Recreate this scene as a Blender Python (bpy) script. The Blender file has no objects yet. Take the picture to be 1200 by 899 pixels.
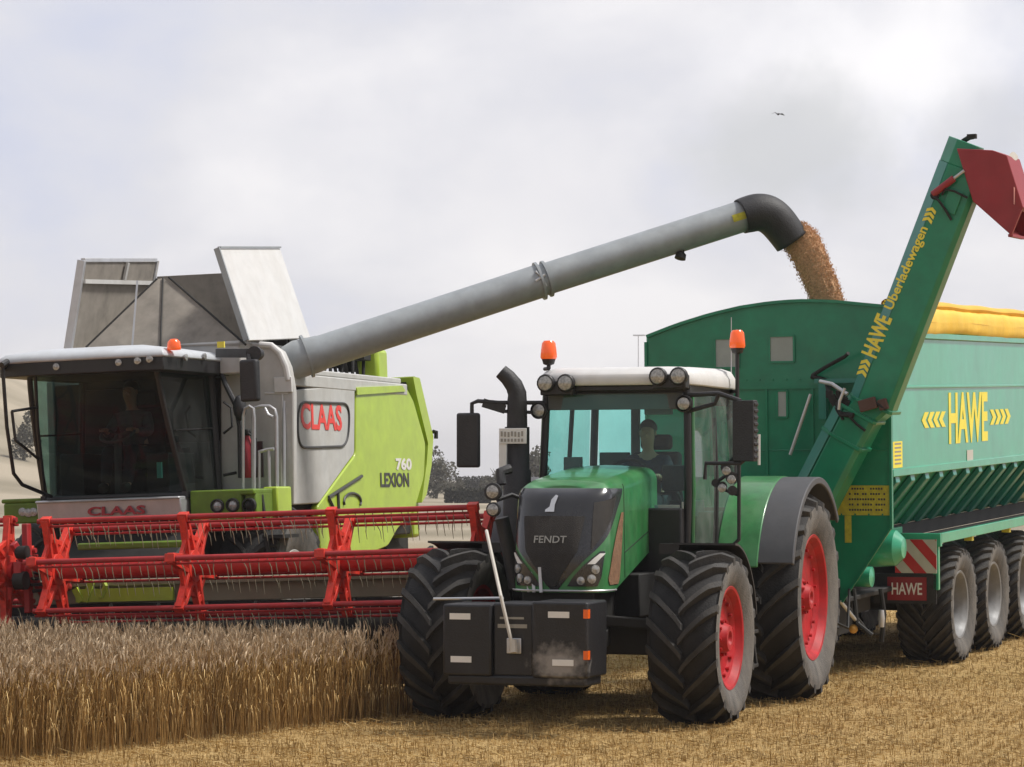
import bpy, bmesh, math, random
import numpy as np
from mathutils import Vector, Matrix

random.seed(7)
rng = np.random.default_rng(7)
R = math.radians
SC = bpy.context.scene
COL = SC.collection

# ------------------------------------------------------------------ camera
CAM_H, FPX, CX, HY = 2.35, 3300.0, 600.0, 560.0
cd = bpy.data.cameras.new('camera')
cam = bpy.data.objects.new('camera', cd)
COL.objects.link(cam)
cam.location = (0, 0, CAM_H)
cam.rotation_euler = (R(90), 0, 0)
cd.sensor_fit = 'HORIZONTAL'
cd.sensor_width = 36
cd.lens = FPX / 1200 * 36
cd.shift_y = (HY - 449.5) / 1200
cd.clip_start = 0.5
cd.clip_end = 9000
SC.camera = cam


def frame(x, y, z, yaw, pitch=0, roll=0):
    return (Matrix.Translation((x, y, z)) @ Matrix.Rotation(-R(yaw), 4, 'Z')
            @ Matrix.Rotation(R(pitch), 4, 'X') @ Matrix.Rotation(-R(roll), 4, 'Y'))


M_TRACTOR = frame(.635, 27.2, 0, 19)
M_TRAILER = frame(4.3, 35.57, .03, 23, 1.9)
M_COMBINE = frame(-4.63, 31.8, 0, 17, 0, 2.0)


def loc(M, px, py, x=None, y=None, z=None):
    """a point of the photograph carried onto a plane of a machine's own coordinates"""
    Mi = M.inverted()
    o = Mi @ Vector((0, 0, CAM_H))
    d = Mi.to_3x3() @ Vector(((px - CX) / FPX, 1, -(py - HY) / FPX))
    if x is not None:
        t = (x - o.x) / d.x
    elif y is not None:
        t = (y - o.y) / d.y
    else:
        t = (z - o.z) / d.z
    return o + d * t


# ------------------------------------------------------------------ materials
def nd(nt, typ, **kw):
    n = nt.nodes.new(typ)
    for k, v in kw.items():
        setattr(n, k, v)
    return n


def mat(name, col, rough=.5, metal=0., dust=.0, dcol=(.30, .24, .17), var=.12, scale=6., bump=0., bscale=60.,
        spec=.5, coat=0., stain=None):
    m = bpy.data.materials.new(name)
    m.use_nodes = True
    nt = m.node_tree
    b = nt.nodes['Principled BSDF']
    tc = nd(nt, 'ShaderNodeTexCoord')
    n1 = nd(nt, 'ShaderNodeTexNoise')
    n1.inputs['Scale'].default_value = scale
    n1.inputs['Detail'].default_value = 8
    n1.inputs['Roughness'].default_value = .62
    nt.links.new(tc.outputs['Object'], n1.inputs['Vector'])
    # base value variation
    rmp = nd(nt, 'ShaderNodeMapRange')
    rmp.inputs['From Min'].default_value = .3
    rmp.inputs['From Max'].default_value = .7
    rmp.inputs['To Min'].default_value = 1 - var
    rmp.inputs['To Max'].default_value = 1 + var
    nt.links.new(n1.outputs['Fac'], rmp.inputs['Value'])
    mul = nd(nt, 'ShaderNodeMix', data_type='RGBA', blend_type='MULTIPLY')
    mul.inputs['Factor'].default_value = 1
    mul.inputs['A'].default_value = (*col, 1)
    nt.links.new(rmp.outputs['Result'], mul.inputs['B'])
    out = mul.outputs['Result']
    rough_out = None
    if dust > 0:
        n2 = nd(nt, 'ShaderNodeTexNoise')
        n2.inputs['Scale'].default_value = scale * .45
        n2.inputs['Detail'].default_value = 10
        n2.inputs['Roughness'].default_value = .7
        n2.inputs['Distortion'].default_value = .3
        ms_ = nd(nt, 'ShaderNodeMapping')
        ms_.inputs['Scale'].default_value = (1, 1, .32)
        nt.links.new(tc.outputs['Object'], ms_.inputs['Vector'])
        nt.links.new(ms_.outputs['Vector'], n2.inputs['Vector'])
        r2 = nd(nt, 'ShaderNodeMapRange')
        r2.inputs['From Min'].default_value = .38
        r2.inputs['From Max'].default_value = .72
        r2.inputs['To Min'].default_value = dust * .25
        r2.inputs['To Max'].default_value = min(1, dust * 1.5)
        nt.links.new(n2.outputs['Fac'], r2.inputs['Value'])
        fac = r2.outputs['Result']
        mx = nd(nt, 'ShaderNodeMix', data_type='RGBA')
        mx.inputs['B'].default_value = (*dcol, 1)
        nt.links.new(fac, mx.inputs['Factor'])
        nt.links.new(out, mx.inputs['A'])
        out = mx.outputs['Result']
        r3 = nd(nt, 'ShaderNodeMapRange')
        r3.inputs['To Min'].default_value = rough
        r3.inputs['To Max'].default_value = .95
        nt.links.new(fac, r3.inputs['Value'])
        rough_out = r3.outputs['Result']
    if stain:
        c, rad, sc, amt = stain
        vm = nd(nt, 'ShaderNodeVectorMath', operation='SUBTRACT')
        vm.inputs[1].default_value = c
        nt.links.new(tc.outputs['Object'], vm.inputs[0])
        vs = nd(nt, 'ShaderNodeVectorMath', operation='DIVIDE')
        vs.inputs[1].default_value = rad
        nt.links.new(vm.outputs[0], vs.inputs[0])
        ln = nd(nt, 'ShaderNodeVectorMath', operation='LENGTH')
        nt.links.new(vs.outputs[0], ln.inputs[0])
        n3 = nd(nt, 'ShaderNodeTexNoise')
        n3.inputs['Scale'].default_value = 14
        n3.inputs['Detail'].default_value = 6
        nt.links.new(tc.outputs['Object'], n3.inputs['Vector'])
        ad = nd(nt, 'ShaderNodeMath', operation='MULTIPLY_ADD')
        ad.inputs[1].default_value = 1.2
        nt.links.new(n3.outputs['Fac'], ad.inputs[0])
        nt.links.new(ln.outputs['Value'], ad.inputs[2])
        rr = nd(nt, 'ShaderNodeMapRange')
        rr.inputs['From Min'].default_value = 1.6
        rr.inputs['From Max'].default_value = .9
        rr.inputs['To Min'].default_value = 0
        rr.inputs['To Max'].default_value = amt
        nt.links.new(ad.outputs[0], rr.inputs['Value'])
        mx = nd(nt, 'ShaderNodeMix', data_type='RGBA')
        mx.inputs['B'].default_value = (*sc, 1)
        nt.links.new(rr.outputs['Result'], mx.inputs['Factor'])
        nt.links.new(out, mx.inputs['A'])
        out = mx.outputs['Result']
    nt.links.new(out, b.inputs['Base Color'])
    if rough_out:
        nt.links.new(rough_out, b.inputs['Roughness'])
    else:
        b.inputs['Roughness'].default_value = rough
    b.inputs['Metallic'].default_value = metal
    b.inputs['Specular IOR Level'].default_value = spec
    b.inputs['Coat Weight'].default_value = coat
    b.inputs['Coat Roughness'].default_value = .12
    if bump > 0:
        n4 = nd(nt, 'ShaderNodeTexNoise')
        n4.inputs['Scale'].default_value = bscale
        n4.inputs['Detail'].default_value = 5
        nt.links.new(tc.outputs['Object'], n4.inputs['Vector'])
        bp = nd(nt, 'ShaderNodeBump')
        bp.inputs['Strength'].default_value = bump
        bp.inputs['Distance'].default_value = .02
        nt.links.new(n4.outputs['Fac'], bp.inputs['Height'])
        nt.links.new(bp.outputs['Normal'], b.inputs['Normal'])
    return m


def glass(name, tint, gloss=.9, dust=0., ior=1.5):  # dust sets a pale veil that paints sky reflection into the panes
    m = bpy.data.materials.new(name)
    m.use_nodes = True
    nt = m.node_tree
    nt.nodes.remove(nt.nodes['Principled BSDF'])
    o = nt.nodes['Material Output']
    t = nd(nt, 'ShaderNodeBsdfTransparent')
    t.inputs['Color'].default_value = (*tint, 1)
    g = nd(nt, 'ShaderNodeBsdfGlossy')
    g.inputs['Roughness'].default_value = .03
    g.inputs['Color'].default_value = (gloss, gloss, gloss, 1)
    fr = nd(nt, 'ShaderNodeFresnel')
    gb = nd(nt, 'ShaderNodeNewGeometry')
    mi_ = nd(nt, 'ShaderNodeMapRange')      # a thin pane reflects alike from both of its faces
    mi_.inputs['To Min'].default_value = ior
    mi_.inputs['To Max'].default_value = 1 / ior
    nt.links.new(gb.outputs['Backfacing'], mi_.inputs['Value'])
    nt.links.new(mi_.outputs['Result'], fr.inputs['IOR'])
    mx = nd(nt, 'ShaderNodeMixShader')
    nt.links.new(fr.outputs[0], mx.inputs[0])
    nt.links.new(t.outputs[0], mx.inputs[1])
    nt.links.new(g.outputs[0], mx.inputs[2])
    dif = nd(nt, 'ShaderNodeBsdfDiffuse')
    dif.inputs['Color'].default_value = (.42, .44, .42, 1)
    tcg = nd(nt, 'ShaderNodeTexCoord')
    ng = nd(nt, 'ShaderNodeTexNoise')
    ng.inputs['Scale'].default_value = 5
    ng.inputs['Detail'].default_value = 6
    nt.links.new(tcg.outputs['Object'], ng.inputs['Vector'])
    mg = nd(nt, 'ShaderNodeMapRange')
    mg.inputs['From Min'].default_value = .3
    mg.inputs['From Max'].default_value = .7
    mg.inputs['To Min'].default_value = dust * .4
    mg.inputs['To Max'].default_value = dust * 1.6
    nt.links.new(ng.outputs['Fac'], mg.inputs['Value'])
    m2 = nd(nt, 'ShaderNodeMixShader')
    nt.links.new(mg.outputs['Result'], m2.inputs[0])
    nt.links.new(mx.outputs[0], m2.inputs[1])
    nt.links.new(dif.outputs[0], m2.inputs[2])
    nt.links.new(m2.outputs[0], o.inputs['Surface'])
    return m


def island_mat(name, c0, c1, c2, rough=.8, patch=.12):
    """straw-like material whose colour differs from blade to blade"""
    m = bpy.data.materials.new(name)
    m.use_nodes = True
    nt = m.node_tree
    b = nt.nodes['Principled BSDF']
    g = nd(nt, 'ShaderNodeNewGeometry')
    cr = nd(nt, 'ShaderNodeValToRGB')
    e = cr.color_ramp.elements
    e[0].color = (*c0, 1)
    e[1].color = (*c2, 1)
    k = cr.color_ramp.elements.new(.5)
    k.color = (*c1, 1)
    nt.links.new(g.outputs['Random Per Island'], cr.inputs[0])
    # soiled and bleached patches across the field
    tci = nd(nt, 'ShaderNodeTexCoord')
    ni = nd(nt, 'ShaderNodeTexNoise')
    ni.inputs['Scale'].default_value = 3.2
    ni.inputs['Detail'].default_value = 9
    ni.inputs['Roughness'].default_value = .75
    nt.links.new(tci.outputs['Object'], ni.inputs['Vector'])
    ri = nd(nt, 'ShaderNodeMapRange')
    ri.inputs['From Min'].default_value = .36
    ri.inputs['From Max'].default_value = .60
    ri.inputs['To Min'].default_value = 1 - patch
    ri.inputs['To Max'].default_value = 1 + patch * .2
    nt.links.new(ni.outputs['Fac'], ri.inputs['Value'])
    mi2 = nd(nt, 'ShaderNodeMix', data_type='RGBA', blend_type='MULTIPLY')
    mi2.inputs['Factor'].default_value = 1
    nt.links.new(cr.outputs[0], mi2.inputs['A'])
    nt.links.new(ri.outputs['Result'], mi2.inputs['B'])
    nt.links.new(mi2.outputs['Result'], b.inputs['Base Color'])
    b.inputs['Roughness'].default_value = rough
    b.inputs['Specular IOR Level'].default_value = .25
    return m


DUSTC = (.34, .28, .20)
MT = {
    'tyre': mat('tyre_rubber', (.008, .008, .009), .75, dust=.10, dcol=(.12, .105, .09), var=.3, scale=5, bump=.3),
    'tyre_lug': mat('dusty_tyre_lug', (.013, .013, .014), .7, dust=.24, dcol=(.15, .135, .115), var=.4, scale=9, bump=.3),
    'tyre_wall': mat('tyre_sidewall', (.045, .045, .045), .8, dust=.8, dcol=(.19, .172, .15), var=.45, scale=9, bump=.4),
    'tyre_trailer': mat('trailer_rubber', (.014, .014, .015), .72, dust=.18, dcol=(.16, .145, .13), var=.3, scale=5, bump=.3),
    'red_rim': mat('red_rim_paint', (.40, .004, .011), .5, dust=.16, dcol=(.22, .09, .065), var=.3, scale=7, spec=.3),
    'rim_grey': mat('silver_rim', (.21, .215, .22), .5, .25, dust=.35, dcol=(.22, .205, .185), var=.25, scale=6),
    'green': mat('tractor_green', (.018, .170, .044), .26, dust=.24, dcol=(.18, .30, .15), var=.25, scale=7, coat=.5, bump=.12, bscale=6),
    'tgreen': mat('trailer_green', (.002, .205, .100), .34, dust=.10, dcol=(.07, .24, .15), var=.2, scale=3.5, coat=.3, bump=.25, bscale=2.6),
    'tside': mat('trailer_green_lit', (.010, .34, .18), .26, dust=.20, dcol=(.16, .42, .29), var=.16, scale=2.4, coat=.7, bump=.22, bscale=2.0),  # trailer green made paler: sky reflection on the lit side painted in
    'tsheen': mat('trailer_green_sheen', (.012, .20, .145), .35, dust=.2, dcol=(.10, .25, .22), var=.15, scale=3, coat=.3),  # paler green with the sheen of chamfers and ribs painted in
    'black': mat('black_paint', (.010, .010, .012), .45, dust=.08, dcol=(.12, .105, .09), var=.2),
    'gloss_black': mat('gloss_black', (.011, .012, .016), .2, dust=.10, dcol=(.11, .11, .11), var=.3, scale=4, coat=.6),
    'weight': mat('weight_black', (.007, .0075, .010), .42, dust=.05, dcol=(.12, .11, .10), var=.3, bump=.15,
                  stain=((.42, -1.9, .68), (.30, .4, .2), (.36, .34, .32), .7)),
    'grille': mat('grille_mesh', (.013, .012, .012), .6, dust=.12, dcol=(.12, .095, .07), var=.3, scale=14, bump=.6, bscale=160),
    'chaff': mat('chaff_screen', (.22, .11, .055), .85, dust=.4, dcol=(.36, .21, .12), var=.5, scale=16, bump=.8, bscale=120),
    'dark': mat('dark_chassis', (.008, .008, .008), .7, dust=.13, dcol=(.08, .07, .055), var=.3),
    'fgrey': mat('fender_grey', (.060, .062, .070), .6, dust=.12, dcol=(.17, .155, .14), var=.12),
    'white': mat('white_paint', (.66, .66, .655), .42, dust=.14, var=.06),
    'roof_grey': mat('combine_roof_grey', (.50, .53, .57), .4, dust=.2, dcol=(.42, .41, .38), var=.1, scale=5),
    'offwhite': mat('combine_grey_white', (.52, .52, .51), .42, dust=.36, dcol=(.36, .335, .29), var=.11, scale=5, bump=.15, bscale=3),
    'silver': mat('silver_metal', (.55, .56, .58), .35, .6, dust=.1, var=.1),
    'zinc': mat('galvanised_tube', (.34, .37, .39), .48, .35, dust=.22, dcol=(.32, .32, .31), var=.14, scale=5),
    'lime': mat('lime_paint', (.40, .56, .022), .38, dust=.2, dcol=(.38, .40, .17), var=.12, scale=4, coat=.3, bump=.15, bscale=3),
    'limed': mat('lime_paint_dusty_shaded', (.12, .215, .008), .55, dust=.4, dcol=(.13, .15, .05), var=.25, scale=6),  # dusty lime darkened: shading of the platform fronts painted in
    'red': mat('header_red', (.54, .012, .014), .42, dust=.14, dcol=(.26, .10, .075), var=.18, scale=8),
    'redtube': mat('reel_red', (.36, .010, .014), .45, dust=.16, dcol=(.20, .085, .07), var=.25, scale=6),
    'orange_red': mat('spider_red', (.62, .022, .010), .5, dust=.16, dcol=(.36, .13, .075), var=.3, scale=14),
    'maroon': mat('spout_red', (.27, .012, .022), .45, dust=.15, dcol=(.34, .12, .11), var=.12, scale=4),
    'pink': mat('flap_pink', (.55, .22, .2), .6, dust=.2),
    'tankdark': mat('dusty_tank_sheet', (.20, .18, .155), .8, dust=.6, dcol=(.29, .262, .225), var=.35, scale=5),
    'headback': mat('header_backsheet', (.20, .20, .13), .7, dust=.6, dcol=(.30, .27, .19), var=.2, scale=3),
    'yellow': mat('tarp_yellow', (.86, .54, .045), .5, dust=.12, dcol=(.80, .66, .32), var=.12, scale=2.0, bump=.25, bscale=9),
    'ylabel': mat('label_yellow', (.85, .72, .07), .5, dust=.05, var=.05),
    'ydull': mat('label_yellow_dull', (.50, .45, .02), .6, dust=.2, dcol=(.35, .33, .12), var=.25, scale=22),
    'letter_red': mat('letter_red', (.80, .06, .05), .5, var=.05),
    'letter_darkred': mat('letter_dark_red', (.33, .01, .015), .5, var=.05),
    'letter_grey': mat('letter_grey', (.30, .29, .26), .4, .3, var=.05),
    'letter_dark': mat('letter_dark', (.05, .05, .05), .5, var=.05),
    'letter_white': mat('letter_white', (.75, .72, .70), .5, var=.05),
    'platered': mat('plate_red', (.26, .008, .02), .5, dust=.1, var=.1),
    'signred': mat('sign_red', (.50, .012, .02), .5, dust=.1, var=.08),
    'signwhite': mat('sign_white', (.55, .53, .48), .5, dust=.25, var=.06),
    'window': mat('dusty_window', (.36, .39, .36), .5, dust=.5, dcol=(.33, .36, .32), var=.12),
    'rubber': mat('black_rubber', (.014, .0145, .018), .55, dust=.13, dcol=(.11, .105, .10), var=.25, scale=9, bump=.3),
    'amber': mat('amber_lens', (.85, .13, .01), .25, var=.1, coat=.5),
    'beacon': mat('beacon_lens', (.85, .10, .015), .22, var=.12, coat=.6),
    'lens': mat('lamp_lens', (.34, .34, .33), .14, .2, var=.5, scale=40, coat=.8),
    'chrome': mat('bright_metal', (.72, .72, .72), .22, .9, var=.08),
    'reflector': mat('reflector', (.72, .72, .70), .4, var=.05),
    'skin': mat('skin', (.45, .26, .18), .55, var=.08),
    'hair': mat('hair', (.03, .022, .016), .6, var=.3, scale=60),
    'jacket': mat('dark_jacket', (.034, .040, .062), .8, var=.35, scale=20, bump=.3),
    'shirt': mat('grey_shirt', (.10, .10, .11), .85, var=.2, scale=20),
    'trousers': mat('dark_trousers', (.02, .022, .03), .85, var=.25, scale=20),
    'seat': mat('seat_fabric', (.025, .025, .028), .85, var=.3, scale=30),
    'lining': mat('cab_lining', (.10, .105, .105), .8, var=.1),
    'extinguisher': mat('extinguisher_red', (.36, .008, .03), .35, dust=.1, var=.1),
    'wind_t': glass('tractor_glass', (.60, .95, .90), dust=.05),
    'door_t': glass('tractor_door_glass', (.62, .95, .90), dust=.12),  # stronger veil: grey sky reflection painted into the door pane
    'wind_c': glass('combine_windscreen', (.40, .45, .44), .6, dust=.012, ior=1.35),
    'side_c': glass('combine_side_glass', (.40, .66, .62), .8, dust=.03),
    'wheat_ear': island_mat('wheat_ear', (.40, .29, .175), (.63, .49, .33), (.82, .69, .51), .85),
    'wheat_stem': island_mat('wheat_stem', (.10, .05, .015), (.42, .26, .09), (.72, .52, .24), .7),
    'stub': island_mat('stubble_straw', (.24, .14, .045), (.52, .35, .13), (.70, .52, .25), .75, patch=.42),
    'grain': island_mat('wheat_grain', (.52, .29, .145), (.64, .39, .22), (.74, .49, .30), .75),
    'leaf': island_mat('tree_leaf', (.07, .068, .047), (.115, .108, .08), (.16, .15, .115), .85),
    'hedge': island_mat('hedge_leaf', (.014, .016, .008), (.028, .028, .015), (.05, .045, .028), .9),
    'bark': mat('bark', (.06, .05, .04), .9, var=.3),
    'bird': mat('bird_feathers', (.02, .02, .022), .8, var=.3),
}


# the warning beacons are switched on
_b = MT['beacon'].node_tree.nodes['Principled BSDF']
_b.inputs['Emission Color'].default_value = (1, .16, .02, 1)
_b.inputs['Emission Strength'].default_value = .22

# ------------------------------------------------------------------ mesh builder
class MB:
    def __init__(s):
        s.v, s.f, s.m = [], [], []

    def add(s, vs, fs, mi=0):
        o = len(s.v)
        s.v += [tuple(p) for p in vs]
        for f in fs:
            s.f.append([i + o for i in f])
            s.m.append(mi)
        return s

    def box(s, c, size, rot=None, mi=0):
        hx, hy, hz = size[0] / 2, size[1] / 2, size[2] / 2
        vs = [Vector((x, y, z)) for x in (-hx, hx) for y in (-hy, hy) for z in (-hz, hz)]
        if rot is not None:
            vs = [rot @ p for p in vs]
        c = Vector(c)
        return s.add([p + c for p in vs], [(0, 1, 3, 2), (4, 6, 7, 5), (0, 4, 5, 1), (2, 3, 7, 6), (0, 2, 6, 4), (1, 5, 7, 3)], mi)

    def b2(s, lo, hi, mi=0):
        return s.box([(a + b) / 2 for a, b in zip(lo, hi)], [abs(b - a) for a, b in zip(lo, hi)], None, mi)

    def beam(s, p0, p1, w, h, up=(0, 0, 1), mi=0):
        p0, p1 = Vector(p0), Vector(p1)
        d = (p1 - p0).normalized()
        u = Vector(up)
        if abs(d.dot(u)) > .98:
            u = Vector((0, 1, 0))
        a = d.cross(u).normalized()
        b = a.cross(d).normalized()
        pr = [(-w / 2, -h / 2), (w / 2, -h / 2), (w / 2, h / 2), (-w / 2, h / 2)]
        return s.sweep(pr, p0, p1, a, b, mi)

    def sweep(s, prof, p0, p1, u, v, mi=0, scale1=1.):
        p0, p1, u, v = Vector(p0), Vector(p1), Vector(u), Vector(v)
        n = len(prof)
        vs = [p0 + u * a + v * b for a, b in prof] + [p1 + u * a * scale1 + v * b * scale1 for a, b in prof]
        fs = [(i, (i + 1) % n, n + (i + 1) % n, n + i) for i in range(n)]
        fs += [tuple(range(n - 1, -1, -1)), tuple(range(n, 2 * n))]
        return s.add(vs, fs, mi)

    def tube(s, pts, r, n=10, caps=True, mi=0, closed=False):
        pts = [Vector(p) for p in pts]
        k = len(pts)
        rs = r if isinstance(r, (list, tuple)) else [r] * k
        vs, fs = [], []
        prev = None
        for i, p in enumerate(pts):
            if closed:
                d = (pts[(i + 1) % k] - pts[i - 1]).normalized()
            else:
                d = (pts[min(i + 1, k - 1)] - pts[max(i - 1, 0)]).normalized()
            if prev is None:
                a = d.orthogonal().normalized()
            else:
                a = (prev - d * prev.dot(d))
                a = a.normalized() if a.length > 1e-6 else d.orthogonal().normalized()
            prev = a
            b = d.cross(a)
            for j in range(n):
                t = 2 * math.pi * j / n
                vs.append(p + (a * math.cos(t) + b * math.sin(t)) * rs[i])
        rng_ = range(k) if closed else range(k - 1)
        for i in rng_:
            i2 = (i + 1) % k
            for j in range(n):
                j2 = (j + 1) % n
                fs.append((i * n + j, i * n + j2, i2 * n + j2, i2 * n + j))
        if caps and not closed:
            fs.append(tuple(range(n - 1, -1, -1)))
            fs.append(tuple((k - 1) * n + j for j in range(n)))
        return s.add(vs, fs, mi)

    def lathe(s, prof, c=(0, 0, 0), axis=(1, 0, 0), n=48, mi=0, closed=False):
        """prof: (axial, radius) pairs turned round an axis through c"""
        ax = Vector(axis).normalized()
        a = Vector((0, 0, 1)) if abs(ax.z) < .9 else Vector((0, 1, 0))
        a = (a - ax * a.dot(ax)).normalized()
        b = ax.cross(a)
        c = Vector(c)
        k = len(prof)
        vs, fs = [], []
        for x, r in prof:
            for j in range(n):
                t = 2 * math.pi * j / n
                vs.append(c + ax * x + (a * math.cos(t) + b * math.sin(t)) * max(r, 1e-4))
        for i in range(k if closed else k - 1):
            i2 = (i + 1) % k
            for j in range(n):
                j2 = (j + 1) % n
                fs.append((i * n + j, i * n + j2, i2 * n + j2, i2 * n + j))
        return s.add(vs, fs, mi)

    def prism(s, poly, dirv, mi=0):
        """flat polygon of 3-D points pushed along dirv"""
        poly = [Vector(p) for p in poly]
        d = Vector(dirv)
        n = len(poly)
        vs = poly + [p + d for p in poly]
        fs = [tuple(range(n - 1, -1, -1)), tuple(range(n, 2 * n))]
        fs += [(i, (i + 1) % n, n + (i + 1) % n, n + i) for i in range(n)]
        return s.add(vs, fs, mi)

    def grid(s, fn, nu, nv, mi=0):
        vs = [fn(i / nu, j / nv) for i in range(nu + 1) for j in range(nv + 1)]
        w = nv + 1
        fs = [(i * w + j, (i + 1) * w + j, (i + 1) * w + j + 1, i * w + j + 1) for i in range(nu) for j in range(nv)]
        return s.add(vs, fs, mi)

    def arc(s, cy, cz, r, a0, a1, x0, x1, th=.03, n=16, mi=0):
        """curved mudguard plate round an axle; angle 0 points forward, 90 up"""
        vs, fs = [], []
        for i in range(n + 1):
            t = R(a0 + (a1 - a0) * i / n)
            for rr, x in ((r, x0), (r, x1), (r + th, x1), (r + th, x0)):
                vs.append((x, cy - rr * math.cos(t), cz + rr * math.sin(t)))
        for i in range(n):
            for j in range(4):
                fs.append((i * 4 + j, i * 4 + (j + 1) % 4, (i + 1) * 4 + (j + 1) % 4, (i + 1) * 4 + j))
        fs += [(0, 1, 2, 3), tuple(n * 4 + j for j in (3, 2, 1, 0))]
        return s.add(vs, fs, mi)

    def ball(s, c, r, n=10, mi=0, sc=(1, 1, 1)):
        c = Vector(c)
        k = max(4, n // 2)
        vs, fs = [], []
        for i in range(k + 1):
            p = math.pi * i / k
            for j in range(n):
                t = 2 * math.pi * j / n
                vs.append(c + Vector((math.sin(p) * math.cos(t) * sc[0], math.sin(p) * math.sin(t) * sc[1], math.cos(p) * sc[2])) * r)
        for i in range(k):
            for j in range(n):
                fs.append((i * n + j, i * n + (j + 1) % n, (i + 1) * n + (j + 1) % n, (i + 1) * n + j))
        return s.add(vs, fs, mi)

    def build(s, name, mats, parent=None, bevel=0., sharp=38, seg=2, label=None, weld=False):
        me = bpy.data.meshes.new(name)
        me.from_pydata(s.v, [], s.f)
        for m in (mats if isinstance(mats, (list, tuple)) else [mats]):
            me.materials.append(MT[m] if isinstance(m, str) else m)
        me.polygons.foreach_set('material_index', s.m)
        bm = bmesh.new()
        bm.from_mesh(me)
        if weld:
            bmesh.ops.remove_doubles(bm, verts=bm.verts, dist=1e-4)
        bmesh.ops.recalc_face_normals(bm, faces=bm.faces)
        bm.to_mesh(me)
        bm.free()
        me.shade_smooth()
        me.set_sharp_from_angle(angle=R(sharp))
        o = bpy.data.objects.new(name, me)
        COL.objects.link(o)
        if parent:
            o.parent = parent
        if bevel > 0:
            b = o.modifiers.new('bevel', 'BEVEL')
            b.width = bevel
            b.segments = seg
            b.limit_method = 'ANGLE'
            b.angle_limit = R(40)
        if label:
            o['label'] = label
        return o


def empty(name, M=None, parent=None):
    o = bpy.data.objects.new(name, None)
    COL.objects.link(o)
    o.empty_display_size = .2
    if M is not None:
        o.matrix_world = M
    if parent:
        o.parent = parent
    return o


def tag(o, label, cat, group=None, kind=None):
    if label:
        o['label'] = label
    if cat:
        o['category'] = cat
    if group:
        o['group'] = group
    if kind:
        o['kind'] = kind
    return o


def lettering(body, c, right, up, w, h, material, parent, bold=.02, depth=.003, name='lettering'):
    """flat raised letters fitted to w x h, centred on c"""
    cu = bpy.data.curves.new('letters', 'FONT')
    cu.body = body
    cu.size = 1
    cu.offset = bold
    cu.extrude = .01
    cu.resolution_u = 3
    t = bpy.data.objects.new('letters', cu)
    COL.objects.link(t)
    dg = bpy.context.evaluated_depsgraph_get()
    me = bpy.data.meshes.new_from_object(t.evaluated_get(dg))
    COL.objects.unlink(t)
    bpy.data.objects.remove(t)
    n = len(me.vertices)
    co = np.empty(n * 3)
    me.vertices.foreach_get('co', co)
    co = co.reshape(-1, 3)
    lo, hi = co.min(0), co.max(0)
    q = (co - (lo + hi) / 2) / np.maximum(hi - lo, 1e-6)
    right, up = Vector(right).normalized(), Vector(up).normalized()
    nrm = right.cross(up)
    c = Vector(c)
    out = (np.array(c)[None] + np.outer(q[:, 0] * w, right) + np.outer(q[:, 1] * h, up) + np.outer((q[:, 2] + .5) * depth, nrm))
    me.vertices.foreach_set('co', out.ravel())
    me.materials.clear()
    me.materials.append(MT[material])
    me.update()
    o = bpy.data.objects.new(name, me)
    COL.objects.link(o)
    o.parent = parent
    return o


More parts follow.
